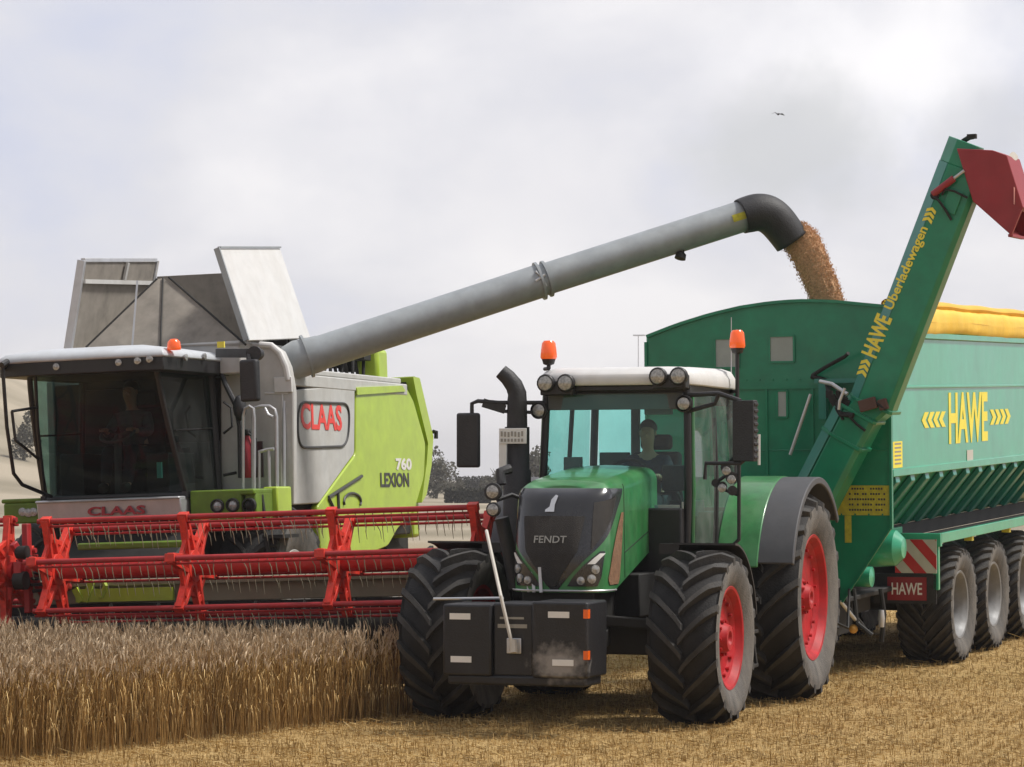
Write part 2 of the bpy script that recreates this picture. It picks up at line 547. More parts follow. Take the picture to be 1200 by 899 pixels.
# ------------------------------------------------------------------ wheels
def wheel(parent, c, rad, W, rim_r, side, nlug, lug_h, rim_mat, tyre_mat='tyre', lug_w=.06, sweep=.9, dish=.16, steer=0, name='wheel', block=False):
    """axle along x; side +1: outer face looks to +x"""
    hub = MB()
    hub.lathe([(W * dish + .0, .0), (W * dish + .10, .07), (W * dish + .10, .12), (W * dish + .03, .15), (W * dish + .0, .20)], (0, 0, 0), (side, 0, 0), 24)
    for k in range(10):
        t = 2 * math.pi * k / 10
        hub.tube([(side * (W * dish + .01), .165 * math.cos(t), .165 * math.sin(t)), (side * (W * dish + .055), .165 * math.cos(t), .165 * math.sin(t))], .016, 6)
    w = hub.build(name, rim_mat, parent)
    w.location = c
    w.rotation_euler = (0, 0, R(steer))
    Rb = rad - lug_h
    H = rad - rim_r
    ty = MB()
    half = [(W * .37, rim_r - .01), (W * .41, rim_r + .02), (W * .455, rim_r + H * .22), (W * .495, rim_r + H * .45), (W * .5, rim_r + H * .58), (W * .485, rim_r + H * .72)]
    tread = [(W * .45, Rb - .035), (W * .38, Rb - .012), (W * .2, Rb - .002), (0, Rb)]
    right = half + tread
    prof = [(-a, r) for a, r in right][:-1] + [(a, r) for a, r in reversed(right)]
    k = len(half)
    ty.lathe(prof, (0, 0, 0), (1, 0, 0), 72)
    nprof = len(prof)
    # dusty sidewalls get the second material
    idx = 0
    for i in range(nprof - 1):
        wall = i < k - 1 or i >= nprof - k
        for j in range(72):
            ty.m[idx] = 1 if wall else 0
            idx += 1
    # tread lugs
    N = 7
    for sgn in (-1, 1):
        for q in range(nlug):
            th0 = 2 * math.pi * (q + (.5 if sgn > 0 else 0)) / nlug
            vs, fs = [], []
            for i in range(N + 1):
                u = i / N
                x = sgn * W * (-.02 + .515 * u)
                top = rad - (.0 if u < .7 else (u - .7) / .3 * H * .17)
                base = Rb - .03 - (.0 if u < .75 else (u - .75) / .25 * H * .2)
                ang = th0 - (u ** .85) * sweep * W * .5 / rad
                wt = (lug_w * (.8 + .35 * u)) / rad / 2
                wb = wt * 1.35
                for rr, dt in ((base, -wb), (top, -wt), (top, wt), (base, wb)):
                    t = ang + dt
                    vs.append((x, -rr * math.sin(t), rr * math.cos(t)))
            for i in range(N):
                for j in range(3):
                    fs.append((i * 4 + j, i * 4 + j + 1, (i + 1) * 4 + j + 1, (i + 1) * 4 + j))
            fs += [(0, 1, 2, 3), tuple(N * 4 + j for j in (3, 2, 1, 0))]
            ty.add(vs, fs, 2)
    ty.build('tyre', [tyre_mat, 'tyre_wall', 'tyre_lug'], w, sharp=30)
    rm = MB()
    rm.lathe([(W * .40, rim_r + .035), (W * .42, rim_r + .02), (W * .41, rim_r - .005), (W * .36, rim_r - .03), (W * .32, rim_r - .05),
              (W * (dish + .05), rim_r - .07), (W * dish, rim_r - .11), (W * (dish - .02), rim_r * .55), (W * dish, .2), (W * (dish - .05), .0)], (0, 0, 0), (side, 0, 0), 48)
    rm.lathe([(-W * .40, rim_r + .03), (-W * .38, rim_r - .03), (W * (dish - .1), rim_r - .08), (W * (dish - .08), .1)], (0, 0, 0), (side, 0, 0), 48)
    for q in range(16):
        t = 2 * math.pi * (q + .5) / 16
        p0 = Vector((side * W * (dish + .012), (rim_r * .78) * math.cos(t), (rim_r * .78) * math.sin(t)))
        rm.tube([p0, p0 + Vector((side * .03, 0, 0))], .018, 6)
    rm.build('rim', rim_mat, w, sharp=32)
    return w


# ------------------------------------------------------------------ people
def skin_mesh(verts, edges, radii, sub=2, root=0):
    me = bpy.data.meshes.new('body')
    me.from_pydata([tuple(v) for v in verts], edges, [])
    o = bpy.data.objects.new('body', me)
    COL.objects.link(o)
    o.modifiers.new('skin', 'SKIN')
    for i, d in enumerate(me.skin_vertices[0].data):
        r = radii[i]
        d.radius = r if isinstance(r, tuple) else (r, r)
        d.use_root = (i == root)
    sd = o.modifiers.new('sub', 'SUBSURF')
    sd.levels = sd.render_levels = sub
    dg = bpy.context.evaluated_depsgraph_get()
    out = bpy.data.meshes.new_from_object(o.evaluated_get(dg))
    COL.objects.unlink(o)
    bpy.data.objects.remove(o)
    out.shade_smooth()
    return out


def seated_person(M, label, jacket='jacket', grip=.17, reach=.46, lean=0.):
    V, E, RA = [], [], []

    def v(p, r, frm=None):
        V.append(p)
        RA.append(r)
        if frm is not None:
            E.append((frm, len(V) - 1))
        return len(V) - 1

    hip = v((0, 0, .09), (.15, .12))
    sp = v((0, -.03 - lean * .3, .28), (.135, .11), hip)
    ch = v((0, -.05 - lean * .7, .46), (.165, .115), sp)
    nk0 = v((0, -.05 - lean, .58), (.075, .07), ch)
    nk = v((0, -.07 - lean, .63), .052, nk0)
    h1 = v((0, -.09 - lean, .725), (.066, .085), nk)
    h2 = v((0, -.09 - lean, .805), (.088, .106), h1)
    h3 = v((0, -.08 - lean, .88), (.062, .07), h2)
    v((0, -.205 - lean, .775), .012, h1)
    arms, legs, feet = [], [], []
    for s in (-1, 1):
        sh = v((s * .185, -.05 - lean * .9, .505), .058, ch)
        el = v((s * .27, -.17 - lean, .30), .045, sh)
        wr = v((s * (grip + .01), -reach + .09, .33), .031, el)
        pm = v((s * grip, -reach, .345), (.036, .024), wr)
        for q in range(4):
            a = v((s * (grip - .03 + .02 * q), -reach - .055, .365 - .004 * abs(q - 1.5)), .0095, pm)
            b = v((s * (grip - .03 + .019 * q), -reach - .085, .35), .009, a)
            v((s * (grip - .028 + .018 * q), -reach - .075, .322), .008, b)
        tb = v((s * (grip - .045), -reach - .01, .35), .011, pm)
        v((s * (grip - .058), -reach - .045, .34), .009, tb)
        hj = v((s * .10, -.04, .06), .085, hip)
        kn = v((s * .15, -.46, .12), .062, hj)
        an = v((s * .14, -.56, -.30), .042, kn)
        feet.append((an, v((s * .14, -.70, -.345), .036, an)))
        arms.append((ch, sh, el, wr))
        legs.append((hip, hj, kn, an))
    me = skin_mesh(V, E, RA, 2, 0)
    eb = bmesh.new()
    eb.from_mesh(me)
    for s in (-1, 1):
        bmesh.ops.create_uvsphere(eb, u_segments=8, v_segments=6, radius=.012,
                                  matrix=Matrix.Translation((s * .032, -.178 - lean, .81)))
        bmesh.ops.create_uvsphere(eb, u_segments=8, v_segments=6, radius=.022,
                                  matrix=Matrix.Translation((s * .083, -.085 - lean, .79)) @ Matrix.Diagonal((.4, .8, 1.3, 1)))
    nf = len(eb.faces)
    for s in (-1, 1):
        bmesh.ops.create_uvsphere(eb, u_segments=8, v_segments=6, radius=.016,
                                  matrix=Matrix.Translation((s * .034, -.182 - lean, .808)) @ Matrix.Diagonal((1, .5, .6, 1)))
        bmesh.ops.create_uvsphere(eb, u_segments=8, v_segments=6, radius=.022,
                                  matrix=Matrix.Translation((s * .034, -.178 - lean, .832)) @ Matrix.Diagonal((1, .5, .25, 1)))
    bmesh.ops.create_uvsphere(eb, u_segments=8, v_segments=6, radius=.026,
                              matrix=Matrix.Translation((0, -.160 - lean, .725)) @ Matrix.Diagonal((1, .5, .22, 1)))
    eb.faces.ensure_lookup_table()
    for f in eb.faces[nf:]:
        f.material_index = 1
    eb.to_mesh(me)
    eb.free()
    me.shade_smooth()
    me.materials.clear()
    me.materials.append(MT['skin'])
    me.materials.append(MT['hair'])
    o = bpy.data.objects.new('person', me)
    COL.objects.link(o)
    o.matrix_world = M
    tag(o, label, 'person')

    def garment(name, keep, grow, m):
        V2 = [V[i] for i in keep]
        ix = {k: n for n, k in enumerate(keep)}
        E2 = [(ix[a], ix[b]) for a, b in E if a in ix and b in ix]
        R2 = [tuple(q + grow for q in (RA[i] if isinstance(RA[i], tuple) else (RA[i], RA[i]))) for i in keep]
        g = skin_mesh(V2, E2, R2, 2, 0)
        g.materials.clear()
        g.materials.append(MT[m])
        c = bpy.data.objects.new(name, g)
        COL.objects.link(c)
        c.parent = o

    ks = [hip, sp, ch, nk0] + [i for a in arms for i in a[1:]]
    garment('jacket', ks, .018, jacket)
    kl = [hip] + [i for a in legs for i in a[1:]]
    garment('trousers', kl, .02, 'trousers')
    for a_, t_ in feet:
        garment('boot', [a_, t_], .022, 'hair')
    hb = MB()
    hb.grid(lambda a, b: (math.cos(2 * math.pi * a) * .094 * math.sin(b * 1.75), -.075 - lean + .01 + math.sin(2 * math.pi * a) * .112 * math.sin(b * 1.75) + .018 * b,
                          .835 + .098 * math.cos(b * 1.75)), 18, 8)
    hb.build('hair', 'hair', o)
    return o

# ================================================================== TRACTOR
M = M_TRACTOR
TR = empty('tractor', M)
tag(TR, 'green tractor with red wheel rims and a black front weight, towing the grain trailer', 'tractor')
FR, FW, RRAD, RW, WB = .83, .68, 1.09, .78, 3.15
for s in (-1, 1):
    wheel(TR, (s * 1.24, 0, FR), FR, FW, .47, s, 18, .075, 'red_rim', lug_w=.066, sweep=1.05, dish=.26)
    wheel(TR, (s * 1.28, WB, RRAD), RRAD, RW, .64, s, 20, .08, 'red_rim', lug_w=.072, sweep=1.0, dish=.26)

# chassis
b = MB()
b.b2((-.30, -.55, .72), (.30, 2.2, 1.35))
b.b2((-.42, 1.6, .62), (.42, 3.45, 1.25))
b.b2((-1.0, -.14, .66), (1.0, .14, .98))
b.b2((-.36, -.62, .95), (.36, -.2, 1.32))
b.b2((-1.0, WB - .18, .92), (1.0, WB + .18, 1.28))
b.beam((-.95, -.2, .95), (-.3, -.35, 1.0), .1, .1)
b.beam((.95, -.2, .95), (.3, -.35, 1.0), .1, .1)
b.b2((-.55, .25, 1.0), (.55, 1.4, 1.42))
for s in (-1, 1):
    b.b2((s * .82, -.25, .55), (s * .95, .25, 1.12))
b.build('chassis', 'dark', TR, bevel=.015)

# hood shell ---------------------------------------------------------
HW, CR = .470, .30
S1 = HW - CR
S2 = S1 + CR * math.pi / 2


def hood_plan(s, inset=0.):
    """outline of the hood seen from above, s measured from the middle of the nose"""
    sg = 1 if s >= 0 else -1
    a = abs(s)
    cr = CR - inset
    y0 = -.76 + inset
    if a <= S1:
        return sg * a, y0
    if a <= S2:
        t = (a - S1) / CR
        return sg * (S1 + cr * math.sin(t)), -.76 + CR - cr * math.cos(t)
    return sg * (HW - inset), -.76 + CR + (a - S2)


SE = S2 + (1.18 + .76 - CR)


def hood_top(y):
    return 2.255 + .20 * max(0, min(1, (y + .76) / 1.7)) ** .8


def hood_bot(y):
    return 1.27 + .34 * max(0, min(1, (y + .35) / 1.2))


TOPR = .13


def hood_pt(s, t, off=0.):
    """t 0..1 up the wall, 1..2 round the shoulder"""
    x, y = hood_plan(s, -off)
    zt, zb = hood_top(y), hood_bot(y)
    nose = max(0, 1 - max(0, y + .76) / .55)
    if t <= 1:
        z = zb + (zt - TOPR - zb) * t
        ins = 0
    else:
        a = (t - 1) * math.pi / 2
        z = zt - TOPR + (TOPR + off) * math.sin(a)
        ins = TOPR * (1 - math.cos(a))
        x, y = hood_plan(s, ins - off)
    # the nose leans back towards its top and tucks under at its foot
    h = (z - 1.3) / .95
    y += nose * (.20 * max(0, h) ** 2 + .10 * max(0, .35 - h))
    x *= 1 - .03 * h
    return Vector((x, y, z))


b = MB()
NU, NV = 96, 22
b.grid(lambda u, v: hood_pt((u * 2 - 1) * SE, v * 2), NU, NV)
b.grid(lambda u, v: (lambda p, q: p.lerp(q, v) + Vector((0, 0, .022 * math.sin(math.pi * v))))(hood_pt(-u * SE, 2), hood_pt(u * SE, 2)), 48, 10)
b.build('hood', 'green', TR, sharp=50, weld=True)


def hood_z2t(s, z):
    x, y = hood_plan(s)
    zt, zb = hood_top(y), hood_bot(y)
    zz = zt - TOPR
    if z <= zz:
        return (z - zb) / (zz - zb)
    return 1 + math.asin(min(1, (z - zz) / TOPR)) / (math.pi / 2)


def interp(tab, z):
    for (z0, a), (z1, c) in zip(tab, tab[1:]):
        if z <= z1:
            return a + (c - a) * (z - z0) / (z1 - z0)
    return tab[-1][1]


GR = [(1.29, .03), (1.36, .09), (1.48, .20), (1.60, .32), (1.70, .44), (1.85, .62), (2.0, .82), (2.12, .97), (2.20, 1.05), (2.248, 1.07)]
b = MB()
b.grid(lambda u, v: (lambda z: hood_pt((u * 2 - 1) * interp(GR, z), hood_z2t((u * 2 - 1) * interp(GR, z), z), .006))(1.29 + .957 * v), 60, 40)
gr = b.build('grille', 'gloss_black', TR, sharp=60)
# inner mesh field of the grille
G2 = [(1.33, .04), (1.50, .15), (1.66, .26), (1.95, .31), (2.0, .31)]
b = MB()
b.grid(lambda u, v: (lambda z: hood_pt((u * 2 - 1) * interp(G2, z) - .03, hood_z2t((u * 2 - 1) * interp(G2, z) - .03, z), .012))(1.33 + .66 * v), 40, 30)
b.build('grille_mesh', 'grille', gr, sharp=60)
b = MB()
b.grid(lambda u, v: (lambda z, s: hood_pt(s, hood_z2t(s, z), .012))(1.66 + .46 * v + .06 * u, .36 + (.04 + .42 * v) * u), 20, 20)
b.build('grille_mesh', 'grille', gr, sharp=60)
# emblem: a narrow upright mark with a slanted head on a foot
pc = hood_pt(-.06, hood_z2t(-.06, 2.03), .014)
pt = hood_pt(-.06, hood_z2t(-.06, 2.13), .014)
upv = (pt - pc).normalized()
rt = Vector((1, 0, 0))
b = MB()
b.prism([pc + rt * a + upv * c for a, c in ((-.055, 0), (.035, 0), (.035, .07), (.06, .16), (.035, .17), (-.005, .12), (-.015, .05), (-.055, .02))], (0, -.008, 0))
b.build('emblem', 'chrome', gr)
pc = hood_pt(-.04, hood_z2t(-.04, 1.77), .02)
lettering('FENDT', pc, (1, .0, 0), upv, .32, .07, 'letter_grey', gr, bold=.01)

b = MB()
b.tube([hood_pt(q, .30, .001) for q in np.linspace(1.12, SE - .02, 14)], .005, 5)
b.tube([hood_pt(1.12, t_, .001) for t_ in np.linspace(.02, 1.3, 16)], .004, 5)
b.tube([hood_pt(-1.12, t_, .001) for t_ in np.linspace(.02, 1.3, 16)], .004, 5)
b.build('hood_seam', 'black', TR)
# side intake screen with chaff on it
for s in (-1, 1):
    b = MB()
    SI = [(1.34, .60, .88), (1.40, .57, .93), (1.6, .68, .99), (1.8, .82, 1.04), (2.04, 1.03, 1.09)]

    def edge(z, k):
        return interp([(r[0], r[k]) for r in SI], z)
    b.grid(lambda u, v: (lambda z: (lambda q: hood_pt(s * q, hood_z2t(s * q, z), .008))(edge(z, 1) + (edge(z, 2) - edge(z, 1)) * u))(1.34 + .68 * v), 12, 30)
    b.build('side_screen', 'chaff', TR, sharp=60)
    # headlight cluster in the lower corner of the nose
    HL = [(1.33, .13, .42), (1.42, .19, .47), (1.52, .28, .49), (1.60, .37, .51), (1.66, .46, .52)]

    def hedge_(z, k):
        return interp([(r[0], r[k]) for r in HL], z)
    b = MB()
    b.grid(lambda u, v: (lambda z: (lambda q: hood_pt(s * q, hood_z2t(s * q, z), .010))(hedge_(z, 1) + (hedge_(z, 2) - hedge_(z, 1)) * u))(1.33 + .33 * v), 12, 16)
    hl = b.build('headlight', 'gloss_black', TR, sharp=60)
    b = MB()
    for q, z, r in ((.26, 1.385, .032), (.36, 1.40, .036), (.40, 1.49, .036)):
        p = hood_pt(s * q, hood_z2t(s * q, z), .012)
        n = (p - hood_pt(s * q, hood_z2t(s * q, z), -.05)).normalized()
        b.lathe([(-.01, r * 1.2), (.012, r * 1.2), (.012, r), (.018, r * .6), (.02, 0)], p, n, 16)
    b.build('lamp', 'lens', hl)
    b = MB()
    b.grid(lambda u, v: (lambda z: (lambda q: hood_pt(s * q, hood_z2t(s * q, z), .016))(hedge_(z, 1) + .02 + .075 * u))(1.54 + .10 * v), 3, 8)
    b.build('light_strip', 'reflector', hl)
# silvery lines under the nose
b = MB()
b.tube([hood_pt(q, 0.02, .02) for q in np.linspace(-.55, .75, 24)], .010, 6)
for x in (-.33, -.26, -.2, -.12):
    b.beam((x, -.77 + .25 * (x / .5) ** 2, 1.27), (x - .02, -.755 + .25 * (x / .5) ** 2, 1.50 + .1 * random.random()), .03, .02)
b.build('nose_trim', 'silver', TR)

# front weight block on the hitch
b = MB()
b.b2((-.70, -1.86, .55), (-.23, -1.30, 1.20))
b.b2((-.23, -1.82, .55), (.16, -1.30, 1.215))
b.b2((.16, -1.88, .55), (.69, -1.28, 1.235))
b.b2((-.66, -1.84, .47), (.66, -1.36, .56))
fw = b.build('front_weight', 'weight', TR, bevel=.022, seg=3)
for x, z in ((-.53, 1.09), (-.52, .70), (.42, 1.12), (.46, .69)):
    b = MB()
    yy = -1.861 if x < 0 else -1.881
    b.b2((x - .10, yy - .006, z - .028), (x + .10, yy + .0, z + .028))
    b.build('reflector', 'reflector', fw)
for z in (1.13, .76):
    b = MB()
    b.b2((.652, -1.884, z - .04), (.696, -1.82, z + .04))
    b.build('marker_light', 'amber', fw)
b = MB()
b.b2((-.16, -1.826, 1.07), (.07, -1.819, 1.09))
b.b2((-.18, -1.826, .99), (.10, -1.819, 1.025))
for q in range(9):
    b.b2((-.17 + q * .03, -1.829, .995), (-.157 + q * .03, -1.825, 1.02))
b.build('badge', 'letter_grey', fw)
b = MB()
b.b2((-.09, -1.845, .76), (.05, -1.83, .90))
b.b2((-.06, -1.875, .79), (.02, -1.84, .87))
b.build('coupling_plate', 'silver', fw, bevel=.008)
b = MB()
b.tube([loc(M, 570, 622, y=-1.2), loc(M, 587, 699, y=-1.88), loc(M, 601, 760, y=-1.91)], .016, 8)
b.tube([loc(M, 601, 750, y=-1.88), loc(M, 602, 765, y=-1.9)], .035, 8)
b.build('lever_rod', 'signwhite', TR)
b = MB()
b.tube([loc(M, 508, 702, y=-1.45), loc(M, 590, 701, y=-1.45)], .013, 8)
b.build('cross_rod', 'silver', TR)
b = MB()
for s in (-1, 1):
    b.beam((s * .38, -1.35, .62), (s * .38, -.3, .85), .09, .16)
    b.beam((s * .30, -1.32, 1.1), (s * .30, -.6, 1.05), .07, .12)
b.beam((0, -1.3, 1.1), (0, -.5, 1.18), .08, .08)
b.b2((-.55, -1.38, .85), (.55, -1.24, 1.0))
b.build('front_hitch', 'dark', TR, bevel=.01)
# small working lights and pipes beside the nose
b = MB()
p = loc(M, 578, 580, y=-.45)
b.lathe([(0, .06), (.05, .085), (.10, .085), (.105, .07), (.108, 0)], p + Vector((0, .08, .03)), (0, -1, 0), 18)
b.lathe([(0, .05), (.05, .07), (.09, .07), (.095, .06), (.098, 0)], p + Vector((.0, .08, -.14)), (0, -1, 0), 18)
b.tube([p + Vector((0, .1, -.05)), p + Vector((.12, .2, .0)), p + Vector((.35, .35, -.1))], .022, 8)
b.tube([p + Vector((.05, .1, -.22)), p + Vector((.10, .15, -.5)), p + Vector((.16, .2, -.9))], .07, 10)
b.tube([p + Vector((.05, .1, .10)), p + Vector((.03, .12, .22)), p + Vector((.1, .2, .25))], .05, 8)
b.build('side_lamp', 'rubber', TR)
b = MB()
b.lathe([(0, .062), (.006, .05), (.01, 0)], p + Vector((0, -.027, .03)), (0, -1, 0), 18)
b.lathe([(0, .055), (.006, .04), (.01, 0)], p + Vector((0, -.017, -.14)), (0, -1, 0), 18)
b.build('side_lamp_lens', 'lens', TR)

# exhaust stack on the far side of the hood
b = MB()
ex = loc(M, 606, 540, y=.85)
exx = ex.x
b.tube([(exx, .85, 1.5), (exx, .85, 2.42), (exx, .85, 2.44), (exx, .85, 2.86)], [.14, .14, .125, .125], 24)
b.tube([(exx, .85, 2.84), (exx, .85, 3.12), (exx, .85, 3.2), (exx - .03, .84, 3.28), (exx - .09, .82, 3.36), (exx - .155, .80, 3.42)], [.105, .10, .095, .09, .082, .075], 20)
b.build('exhaust', 'rubber', TR)
b = MB()
q = loc(M, 601, 511, y=.68)
b.box(q, (.29, .012, .155))
b.box(q + Vector((-.11, .02, -.18)), (.08, .03, .30))
nplate = b.build('number_plate', 'reflector', TR, bevel=.004)
b = MB()
for k in range(7):
    b.box(q + Vector((-.115 + .036 * k, -.009, .022 - .004 * (k % 3))), (.018, .006, .05))
    b.box(q + Vector((-.115 + .036 * k, -.009, -.042)), (.02, .006, .03))
b.build('plate_marking', 'letter_grey', nplate)

# cab ----------------------------------------------------------------
b = MB()
for s in (-1, 1):
    b.tube([(s * .80, 1.02, 1.35), (s * .83, 1.0, 2.2), (s * .80, 1.06, 3.22)], .042, 10)
    b.tube([(s * .86, 1.95, 1.4), (s * .87, 1.95, 2.3), (s * .82, 1.98, 3.22)], .028, 8)
    b.tube([(s * .84, 2.72, 1.9), (s * .84, 2.75, 2.5), (s * .80, 2.70, 3.22)], .045, 10)
    b.beam((s * .80, 1.04, 3.22), (s * .80, 2.74, 3.22), .07, .09)
    b.beam((s * .84, 1.02, 1.42), (s * .84, 2.72, 1.42), .07, .12)
b.beam((-.80, 1.06, 3.22), (.80, 1.06, 3.22), .07, .10)
b.beam((-.80, 2.70, 3.22), (.80, 2.70, 3.22), .07, .10)
b.beam((-.80, 2.73, 2.0), (.80, 2.73, 2.0), .06, .08)
b.beam((-.80, 1.0, 1.42), (.80, 1.0, 1.42), .06, .14)
cabf = b.build('cab_frame', 'black', TR)
for s in (-1, 1):
    b = MB()
    b.tube([(s * .855, 1.07, 1.45), (s * .875, 1.05, 2.2), (s * .845, 1.10, 3.18)], .022, 8)
    b.build('door_frame', 'green', cabf)
b = MB()
b.grid(lambda u, v: ((u * 2 - 1) * (.79 + .02 * math.sin(v * 3)), .985 - .10 * (1 - (u * 2 - 1) ** 2) + .06 * v, 1.48 + v * 1.70), 16, 8)
b.build('windscreen', 'wind_t', TR)
for s in (-1, 1):
    b = MB()
    b.grid(lambda u, v: (s * (.835 + .035 * math.sin(math.pi * (.15 + .7 * v)) * 1), 1.08 + 1.6 * u, 1.48 + v * 1.70), 12, 8)
    b.build('side_window', 'door_t' if s > 0 else 'wind_t', TR)
b = MB()
b.grid(lambda u, v: (-.77 + 1.54 * u, 2.73, 2.05 + 1.13 * v), 4, 4)
b.build('rear_window', 'wind_t', TR)
# floor, dashboard and interior
b = MB()
b.b2((-.82, 1.0, 1.34), (.82, 2.75, 1.44))
b.b2((-.80, 2.66, 1.40), (.80, 2.72, 1.98))
b.b2((-.80, 2.2, 1.44), (-.45, 2.7, 2.05))
b.b2((.45, 2.15, 1.44), (.80, 2.7, 2.0))
b.b2((-.24, 1.12, 1.44), (.24, 1.36, 2.3))
b.b2((-.16, 1.3, 2.2), (.16, 1.42, 2.36))
b.b2((.38, 1.9, 1.95), (.62, 2.4, 2.12))
b.tube([(.50, 1.95, 2.1), (.48, 1.86, 2.3)], .03, 8)
b.b2((.40, 1.55, 2.22), (.66, 1.60, 2.48))
b.tube([(.55, 1.6, 2.2), (.55, 1.9, 2.0)], .02, 6)
b.build('console', 'seat', TR, bevel=.02)
b = MB()
b.b2((-.12, 1.72, 1.88), (.42, 2.20, 2.02))
b.b2((-.10, 2.14, 1.95), (.42, 2.28, 2.62))
b.b2((-.02, 2.18, 2.64), (.32, 2.28, 2.80))
b.b2((-.02, 1.75, 1.44), (.32, 2.15, 1.88))
b.build('seat', 'seat', TR, bevel=.045, seg=4)
b = MB()
sw = Vector((.06, 1.42, 2.42))
ax = Vector((0, -.55, .83)).normalized()
a1, a2 = Vector((1, 0, 0)), ax.cross(Vector((1, 0, 0)))
b.tube([sw + (a1 * math.cos(t) + a2 * math.sin(t)) * .20 for t in np.linspace(0, 2 * math.pi, 28, endpoint=False)], .017, 8, closed=True)
for t in (.5, 2.6, 4.7):
    b.tube([sw - ax * .03, sw + (a1 * math.cos(t) + a2 * math.sin(t)) * .2], .014, 6)
b.tube([sw - ax * .02, Vector((0, 1.28, 2.1))], .035, 8)
b.build('steering_wheel', 'black', TR)
# sun blind, lining under the roof and hanging instruments
b = MB()
b.b2((-.78, 1.10, 3.10), (.78, 2.68, 3.25))
b.b2((-.77, 1.0, 3.03), (.77, 1.03, 3.20))
b.b2((.30, 1.10, 2.98), (.62, 1.13, 3.08))
b.b2((-.34, 2.60, 2.5), (-.24, 2.66, 3.15))
b.b2((-.64, 1.14, 2.30), (-.44, 1.22, 2.56))
b.b2((-.72, 2.60, 2.36), (-.36, 2.66, 2.62))
b.tube([(-.54, 1.2, 2.3), (-.50, 1.35, 1.9)], .02, 6)
b.build('roof_lining', 'lining', TR, bevel=.012)

# roof
b = MB()
roof = [(-.70, .86), (.70, .86), (.84, .98), (.88, 1.3), (.88, 2.7), (.78, 2.95), (-.78, 2.95), (-.88, 2.7), (-.88, 1.3), (-.84, .98)]
rings = [(1.0, 3.27), (1.01, 3.31), (1.0, 3.375), (.95, 3.425), (.85, 3.455), (.5, 3.47)]
vs, fs = [], []
for k, z in rings:
    for x, y in roof:
        vs.append((x * k, 1.9 + (y - 1.9) * k, z + (.03 if y > 1.5 and k < 1 else 0)))
n = len(roof)
for i in range(len(rings) - 1):
    for j in range(n):
        fs.append((i * n + j, i * n + (j + 1) % n, (i + 1) * n + (j + 1) % n, (i + 1) * n + j))
fs += [tuple(range(n - 1, -1, -1)), tuple((len(rings) - 1) * n + j for j in range(n))]
b.add(vs, fs)
rf = b.build('roof', 'white', TR, bevel=.012, sharp=60)
b = MB()
b.b2((-.80, .90, 3.215), (.80, 2.9, 3.268))
b.build('roof_edge', 'black', rf, bevel=.01)


def light_pod(c, parent):
    pod = MB()
    for k in (-1, 1):
        pod.lathe([(0, .05), (.04, .088), (.12, .092), (.125, .075)], Vector(c) + Vector((k * .105, .10, 0)), (0, -1, 0), 18)
    pod.box(Vector(c) + Vector((0, .10, -.05)), (.34, .16, .14))
    h = pod.build('light_pod', 'black', parent, bevel=.012)
    for k in (-1, 1):
        l = MB()
        l.lathe([(0, .074), (.008, .06), (.014, .0)], Vector(c) + Vector((k * .105, -.02, 0)), (0, -1, 0), 18)
        l.build('lamp', 'lens', h)


CAB = ('cab_frame', 'door_frame', 'windscreen', 'side_window', 'rear_window', 'roof_lining', 'roof', 'roof_edge')
for o in bpy.data.objects:
    if o.type == 'MESH' and o.name.split('.')[0] in CAB and (o.parent is TR or (o.parent and o.parent.parent is TR)):
        for q in o.data.vertices:
            q.co.x = q.co.x * .915 + .07

light_pod(loc(M, 651, 449, y=.80), TR)
light_pod(loc(M, 783, 441, y=.80), TR)
# round lamps on the front posts
for px, py in ((631, 481), (801, 473)):
    c = loc(M, px, py, y=.93)
    b = MB()
    b.lathe([(0, .05), (.05, .085), (.10, .088), (.105, .075)], c + Vector((0, .1, 0)), (0, -1, 0), 18)
    b.tube([c + Vector((0, .06, 0)), c + Vector((.0, .12, .02)), Vector((math.copysign(.82, c.x), 1.02, c.z))], .02, 6)
    l = b.build('work_lamp', 'black', TR)
    b = MB()
    b.lathe([(0, .062), (.01, .04), (.014, 0)], c + Vector((0, -.004, 0)), (0, -1, 0), 18)
    b.build('lamp', 'lens', l)
# beacons
for px, y0, y1, yb, dep, foot in ((643, 401, 421, 437, 1.0, 3.45), (864, 387, 408, 465, 2.45, 2.6)):
    c0, c1 = loc(M, px, y1, y=dep), loc(M, px, y0, y=dep)
    b = MB()
    b.lathe([(0, .075), (.02, .085), (.10, .078), (.16, .07), (.185, .05), (.19, 0)], c0, (0, 0, 1), 18)
    be = b.build('beacon', 'beacon', TR)
    b = MB()
    b.lathe([(-.06, .03), (-.05, .055), (0, .07), (.002, .0)], c0, (0, 0, 1), 14)
    b.tube([(c0.x, c0.y, foot), c0 + Vector((0, 0, -.03))], .022, 8)
    if foot < 3:
        b.tube([(c0.x, c0.y, foot), (c0.x - .12, c0.y + .1, foot - .1), (.84, 2.70, foot - .1)], .022, 8)
        b.tube([(c0.x, c0.y, 3.25), (.82, 2.65, 3.25)], .02, 8)
    else:
        b.tube([(c0.x, c0.y, foot), (-.70, 1.1, foot)], .02, 8)
    b.build('beacon_post', 'black', be)
# aerials
b = MB()
for px, y0, y1, dep in ((748, 393, 432, 2.6), (857, 372, 434, 2.7)):
    b.tube([loc(M, px, y1 + 4, y=dep), loc(M, px, y0, y=dep)], [.006, .004], 6)
b.tube([loc(M, 742, 393, y=2.6), loc(M, 756, 393, y=2.6)], .008, 6)
b.build('aerial', 'silver', TR)

